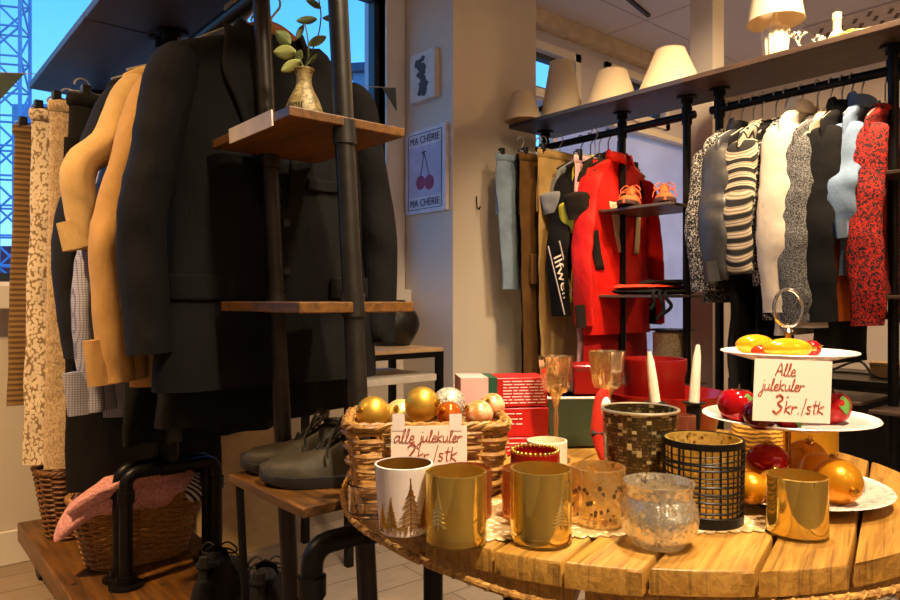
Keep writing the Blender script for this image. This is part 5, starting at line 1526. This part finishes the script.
for X_, Y_, rz, lab in ((.655, 1.62, .9, 'black fuzzy shoe nearer the basket on the rack platform'), (.70, 1.46, 1.0, 'black fuzzy shoe under the leather shoe shelf on the rack platform')):
    T = thing('shoe', lab, 'shoe', (X_, Y_, .166), rz + PI, 'pair of black fuzzy shoes')
    shoe(T, .28, .112, (fuzz, dsole, blace), high=.135, toe_h=.075, pull=True, fuzzy=.02)
orng = plain('orange_suede', h('#d8622c'), .7, 0, .2, 40); osole = plain('brown_rubber', h('#4a2f22'), .6)
for X_, Y_, lab in ((2.485, 1.735, 'orange trainer on the left of the pair on the upper side shelf'), (2.53, 1.60, 'orange trainer on the right of the pair on the upper side shelf')):
    T = thing('shoe', lab, 'shoe', (X_, Y_, 1.2885), .35 + (0 if Y_ > 1.7 else .25), 'pair of orange trainers')
    shoe(T, .20, .085, (orng, osole, orng), high=.075, toe_h=.045, sole_h=.022)
# folded clothes with straps on the lower side shelf
blk, rd = F['black2'], plain('red_orange_cloth', h('#c9371c'), .8)
T = thing('folded_bag', 'folded red and black backpack with hanging black straps on the lower side shelf', 'bag', (2.54, 1.66, .9235), 0)
def slab(cx, cy, z0, hx, hy, hz, seed, p=3.5):
    m = M(); rings = []
    for k in range(11):
        t = -PI / 2 + PI * k / 10
        rings.append([Vector((cx + hx * cos(t) ** .4 * math.copysign(abs(cos(a)) ** .45, cos(a)), cy + hy * cos(t) ** .4 * math.copysign(abs(sin(a)) ** .45, sin(a)), z0 + hz * (1 + sin(t)) + (.006 * mnoise.noise(Vector((cos(a) * 2 + seed, sin(a) * 2, t)))) * (1 + sin(t)))) for a in [2 * PI * j / 40 for j in range(40)]])
    return m.loft(rings, True, True)
obj('lower_fold', slab(0, 0, 0, .135, .15, .010, 1), blk, T)
obj('red_fold', slab(-.01, .01, .021, .12, .13, .009, 3), rd, T)
obj('black_fold', slab(.02, -.04, .040, .09, .08, .008, 5), blk, T)
for yy, L_, c_ in ((-.10, .06, 0), (-.13, .10, .012), (-.155, .08, .02)):
    obj('strap', M().tube(smooth_path([(-.10, yy, .012), (-.145, yy, .012), (-.165, yy - .006, -.01), (-.160, yy - .01 - c_, -L_ * .6), (-.168, yy + .004, -L_)], 6), .007, 6, r2=.003), blk, T)
# rope reel
ry_ = on_x(676, 2.64)
T = thing('rope_reel', 'reel of pale rope standing behind the red pot on the rack', 'rope reel', (2.62, 1.62, .5605), 0)
rr_ = .075
cm = M(); cm.tube([(rr_ * cos(k * .35), rr_ * sin(k * .35), .014 + .19 * k / 380) for k in range(380)], .0062, 6)
obj('rope_coil', cm, pattern('pale_rope', h('#d9c193'), h('#a98a55'), lambda n, v: n.step(n.noise(v, 200, 2), .4, .6)), T)
obj('reel_core', M().lathe([(0, .0), (rr_ - .006, 0), (rr_ - .006, .212), (0, .212)], 30), K['rope'], T)
for z_ in (0, .210): obj('flange_disc', M().lathe([(0, z_), (.098, z_), (.098, z_ + .006), (0, z_ + .006)], 36), K['black_plastic'], T)

# ------------------------------------------------------------------ baskets and clothes on the platform
wick2 = wood('honey_wicker', h('#6d4317'), h('#bb8440'), (3, 3, 3), .5, 40, .2)
wick3 = wood('brown_wicker', h('#4c2a0e'), h('#8f5a24'), (3, 3, 3), .5, 40, .2)
T = thing('wicker_basket', 'honey coloured wicker laundry basket holding a pink sweater, on the rack platform', 'basket', (.60, 2.09, .1655), 0)
weave_basket(T, .172, .112, .09, .185, 24, .0036, 22, wick2, .74, rimr=.0042)
T = thing('wicker_basket', 'brown wicker basket at the window end of the rack platform', 'basket', (.555, 2.44, .1655), 0)
weave_basket(T, .15, .105, .08, .21, 26, .0038, 20, wick3, .78, rimr=.0042)
pinkk = pattern('fuzzy_pink_knit', h('#d49a94'), h('#b87a74'), lambda n, v: n.step(n.noise(v, 150, 3), .4, .6), wr=.9)
def bundle(name, label, cat, loc, rx, ry, rz, mat, seed, rotz=0, droop=0.0, extra=None):
    T = thing(name, label, cat, loc, rotz)
    def g(v):
        nn = mnoise.noise(Vector((v.x * 14 + seed, v.y * 14, v.z * 10))) * .016 + mnoise.noise(Vector((v.x * 45 + seed, v.y * 45, v.z * 45))) * .004
        w_ = v + v.normalized() * nn
        e = max(0, -(w_.x / rx) - .35)
        w_.z -= droop * e * e * 1.2
        return w_
    m = M().ball((0, 0, 0), rx, ry, rz, 64, 36); m.map(g)
    obj('folded_body', m, mat, T, ang=180)
    if extra: extra(T, g)
    return T
def sleeve_fold(T, g):
    m = M().tube(smooth_path([(-.155, -.03, -.025), (-.10, -.075, .02), (-.02, -.085, .042), (.06, -.07, .04), (.12, -.03, .03)], 8), .026, 14, r2=.014)
    m.map(lambda v: v + Vector((0, 0, .006 * mnoise.noise(v * 30)))); obj('sleeve', m, pinkk, T)
bundle('sweater', 'fuzzy pink sweater heaped on top of the honey wicker basket', 'sweater', (.57, 2.03, .374), .185, .09, .055, pinkk, 3.0, .05, .16, sleeve_fold)
stripe = pattern('navy_white_stripe', h('#d9d2c4'), h('#23242c'), lambda n, v: n.step(n.math('SINE', n.math('MULTIPLY', n.math('ADD', n.n('SeparateXYZ', None, i0=v).outputs[0], n.math('MULTIPLY', n.n('SeparateXYZ', None, i0=v).outputs[2], .8)), 420.)), -.1, .1))
bundle('striped_top', 'navy and white striped top folded at the right end of the honey basket', 'top', (.745, 2.03, .355), .07, .085, .034, stripe, 9.0, .2)

# ------------------------------------------------------------------ small side table by the pillar with a black pot
T = thing('side_table', 'small side table with a black frame and pale boards beside the pillar', 'side table', (1.45, 2.16, 0), 0)
ax, bx, ay, by, zt_ = 1.24, 1.66, 1.985, 2.31, .722
obj('table_top', M().box(ax, bx, ay, by, zt_ - .014, zt_), plain('pale_board', h('#c9a678'), .5), T, bevel=.002, world=True)
obj('lower_shelf', M().box(ax, bx - .03, ay + .005, by, .60, .625), plain('white_board', h('#d9cfbf'), .5), T, bevel=.002, world=True)
for x in (ax + .012, bx - .012):
    for y in (ay + .012, by - .012):
        obj('leg', M().box(x - .012, x + .012, y - .012, y + .012, 0, zt_ - .014), K['black_metal'], T, smooth=False, world=True)
m = M()
for y in (ay + .012, by - .012): m.box(ax, bx, y - .010, y + .010, zt_ - .034, zt_ - .0142)
for x in (ax + .012, bx - .012): m.box(x - .010, x + .010, ay + .022, by - .022, zt_ - .034, zt_ - .0142)
obj('top_frame', m, K['black_metal'], T, smooth=False, world=True)
pd_ = 2.72; pp = at(391, pd_, zt_ + .001)
T = thing('black_vase', 'round bellied black vase on the small side table', 'vase', pp, 0)
q = 28 / FPX * pd_
pr = [(0, 0), (q * .62, 0), (q * .7, .006), (q * .95, .05), (q * 1.02, .085), (q * .92, .125), (q * .66, .155), (q * .5, .163), (q * .52, .175), (q * .46, .176), (q * .42, .16), (0, .12)]
obj('vase_body', M().lathe([(max(0, v.x), v.z) for v in smooth_path([(a, 0, b) for a, b in pr], 4)], 48), plain('black_glaze', h('#171614'), .4), T)

# ------------------------------------------------------------------ paper bag, black chest and odds and ends
kraft = plain('crumpled_paper', h('#b59a70'), .8, 0, .1, 20, .8, 18)
T = thing('paper_bag', 'crumpled pale paper bag standing behind the black coats on the left rack', 'bag', (1.02, 2.42, 0), .15)
def crump(v): return v + Vector((.012 * mnoise.noise(v * 9), .014 * mnoise.noise(v * 8 + Vector((3, 1, 2))), .01 * mnoise.noise(v * 7)))
pts = rrect(.17, .085, .015, 3)
rings = [[Vector((p.x * s, p.y * s, z)) for p in resample(pts, 64)] for z, s in [(.001 + .60 * k / 16, 1 - .06 * k / 16) for k in range(17)]]
m = M().loft(rings, True, False); m.map(lambda v: crump(v) if v.z > .01 else v)
obj('bag_body', m, kraft, T, ang=25, solid=.0012)
for s in (-1, 1):
    obj('handle', M().tube(smooth_path([(-.06, s * .08, .58), (-.055, s * .075, .66), (0, s * .07, .70), (.055, s * .075, .66), (.06, s * .08, .58)], 6), .003, 6), kraft, T)
T = thing('storage_chest', 'low black storage chest behind the right clothing rack', 'chest', (3.06, .92, 0), 0)
blkw = plain('black_lacquer', h('#15120f'), .4, 0, .15)
obj('chest_body', M().box(2.84, 3.28, .45, 1.38, .04, .575), blkw, T, bevel=.004, world=True)
obj('lid', M().box(2.825, 3.295, .435, 1.395, .577, .60), blkw, T, bevel=.004, world=True)
for x in (2.88, 3.24):
    for y in (.5, 1.33): obj('foot', M().box(x - .02, x + .02, y - .02, y + .02, 0, .04), blkw, T, smooth=False, world=True)
for y in (.70, .96, 1.22): obj('panel', M().box(2.834, 2.84, y - .115, y + .115, .10, .53), blkw, T, bevel=.002, world=True)
p = at(884, 2.62, .601)
T = thing('wooden_box', 'small pale wooden box on the black chest', 'box', (p.x + .06, p.y, .6005), .2)
obj('box_body', M().box(-.05, .05, -.06, .06, 0, .05), plain('pale_wood', h('#c9a871'), .6), T, bevel=.003)
obj('lid', M().box(-.052, .052, -.062, .062, .0502, .06), plain('pale_wood2', h('#d6b884'), .6), T, bevel=.002)
cb = [(2.90, .60, .606), (2.92, .78, .62), (2.88, .92, .61), (2.97, 1.02, .66), (2.90, 1.12, .61), (3.02, 1.2, .606), (2.94, 1.3, .606), (3.05, 1.08, .606), (2.98, .9, .606)]
tag(obj('cable', M().tube(smooth_path(cb, 8), .005, 6), K['black_plastic']), 'loose black cable lying on the black chest', 'cable')
T = thing('flat_box', 'flat grey cardboard box lying on the base of the right rack', 'box', (2.57, 1.0, .1005), .1)
obj('box_body', M().box(-.15, .15, -.12, .12, 0, .09), plain('grey_card', h('#4c463f'), .7), T, bevel=.002)
obj('lid', M().box(-.152, .152, -.122, .122, .06, .092), plain('grey_card2', h('#57514a'), .7), T, bevel=.002)
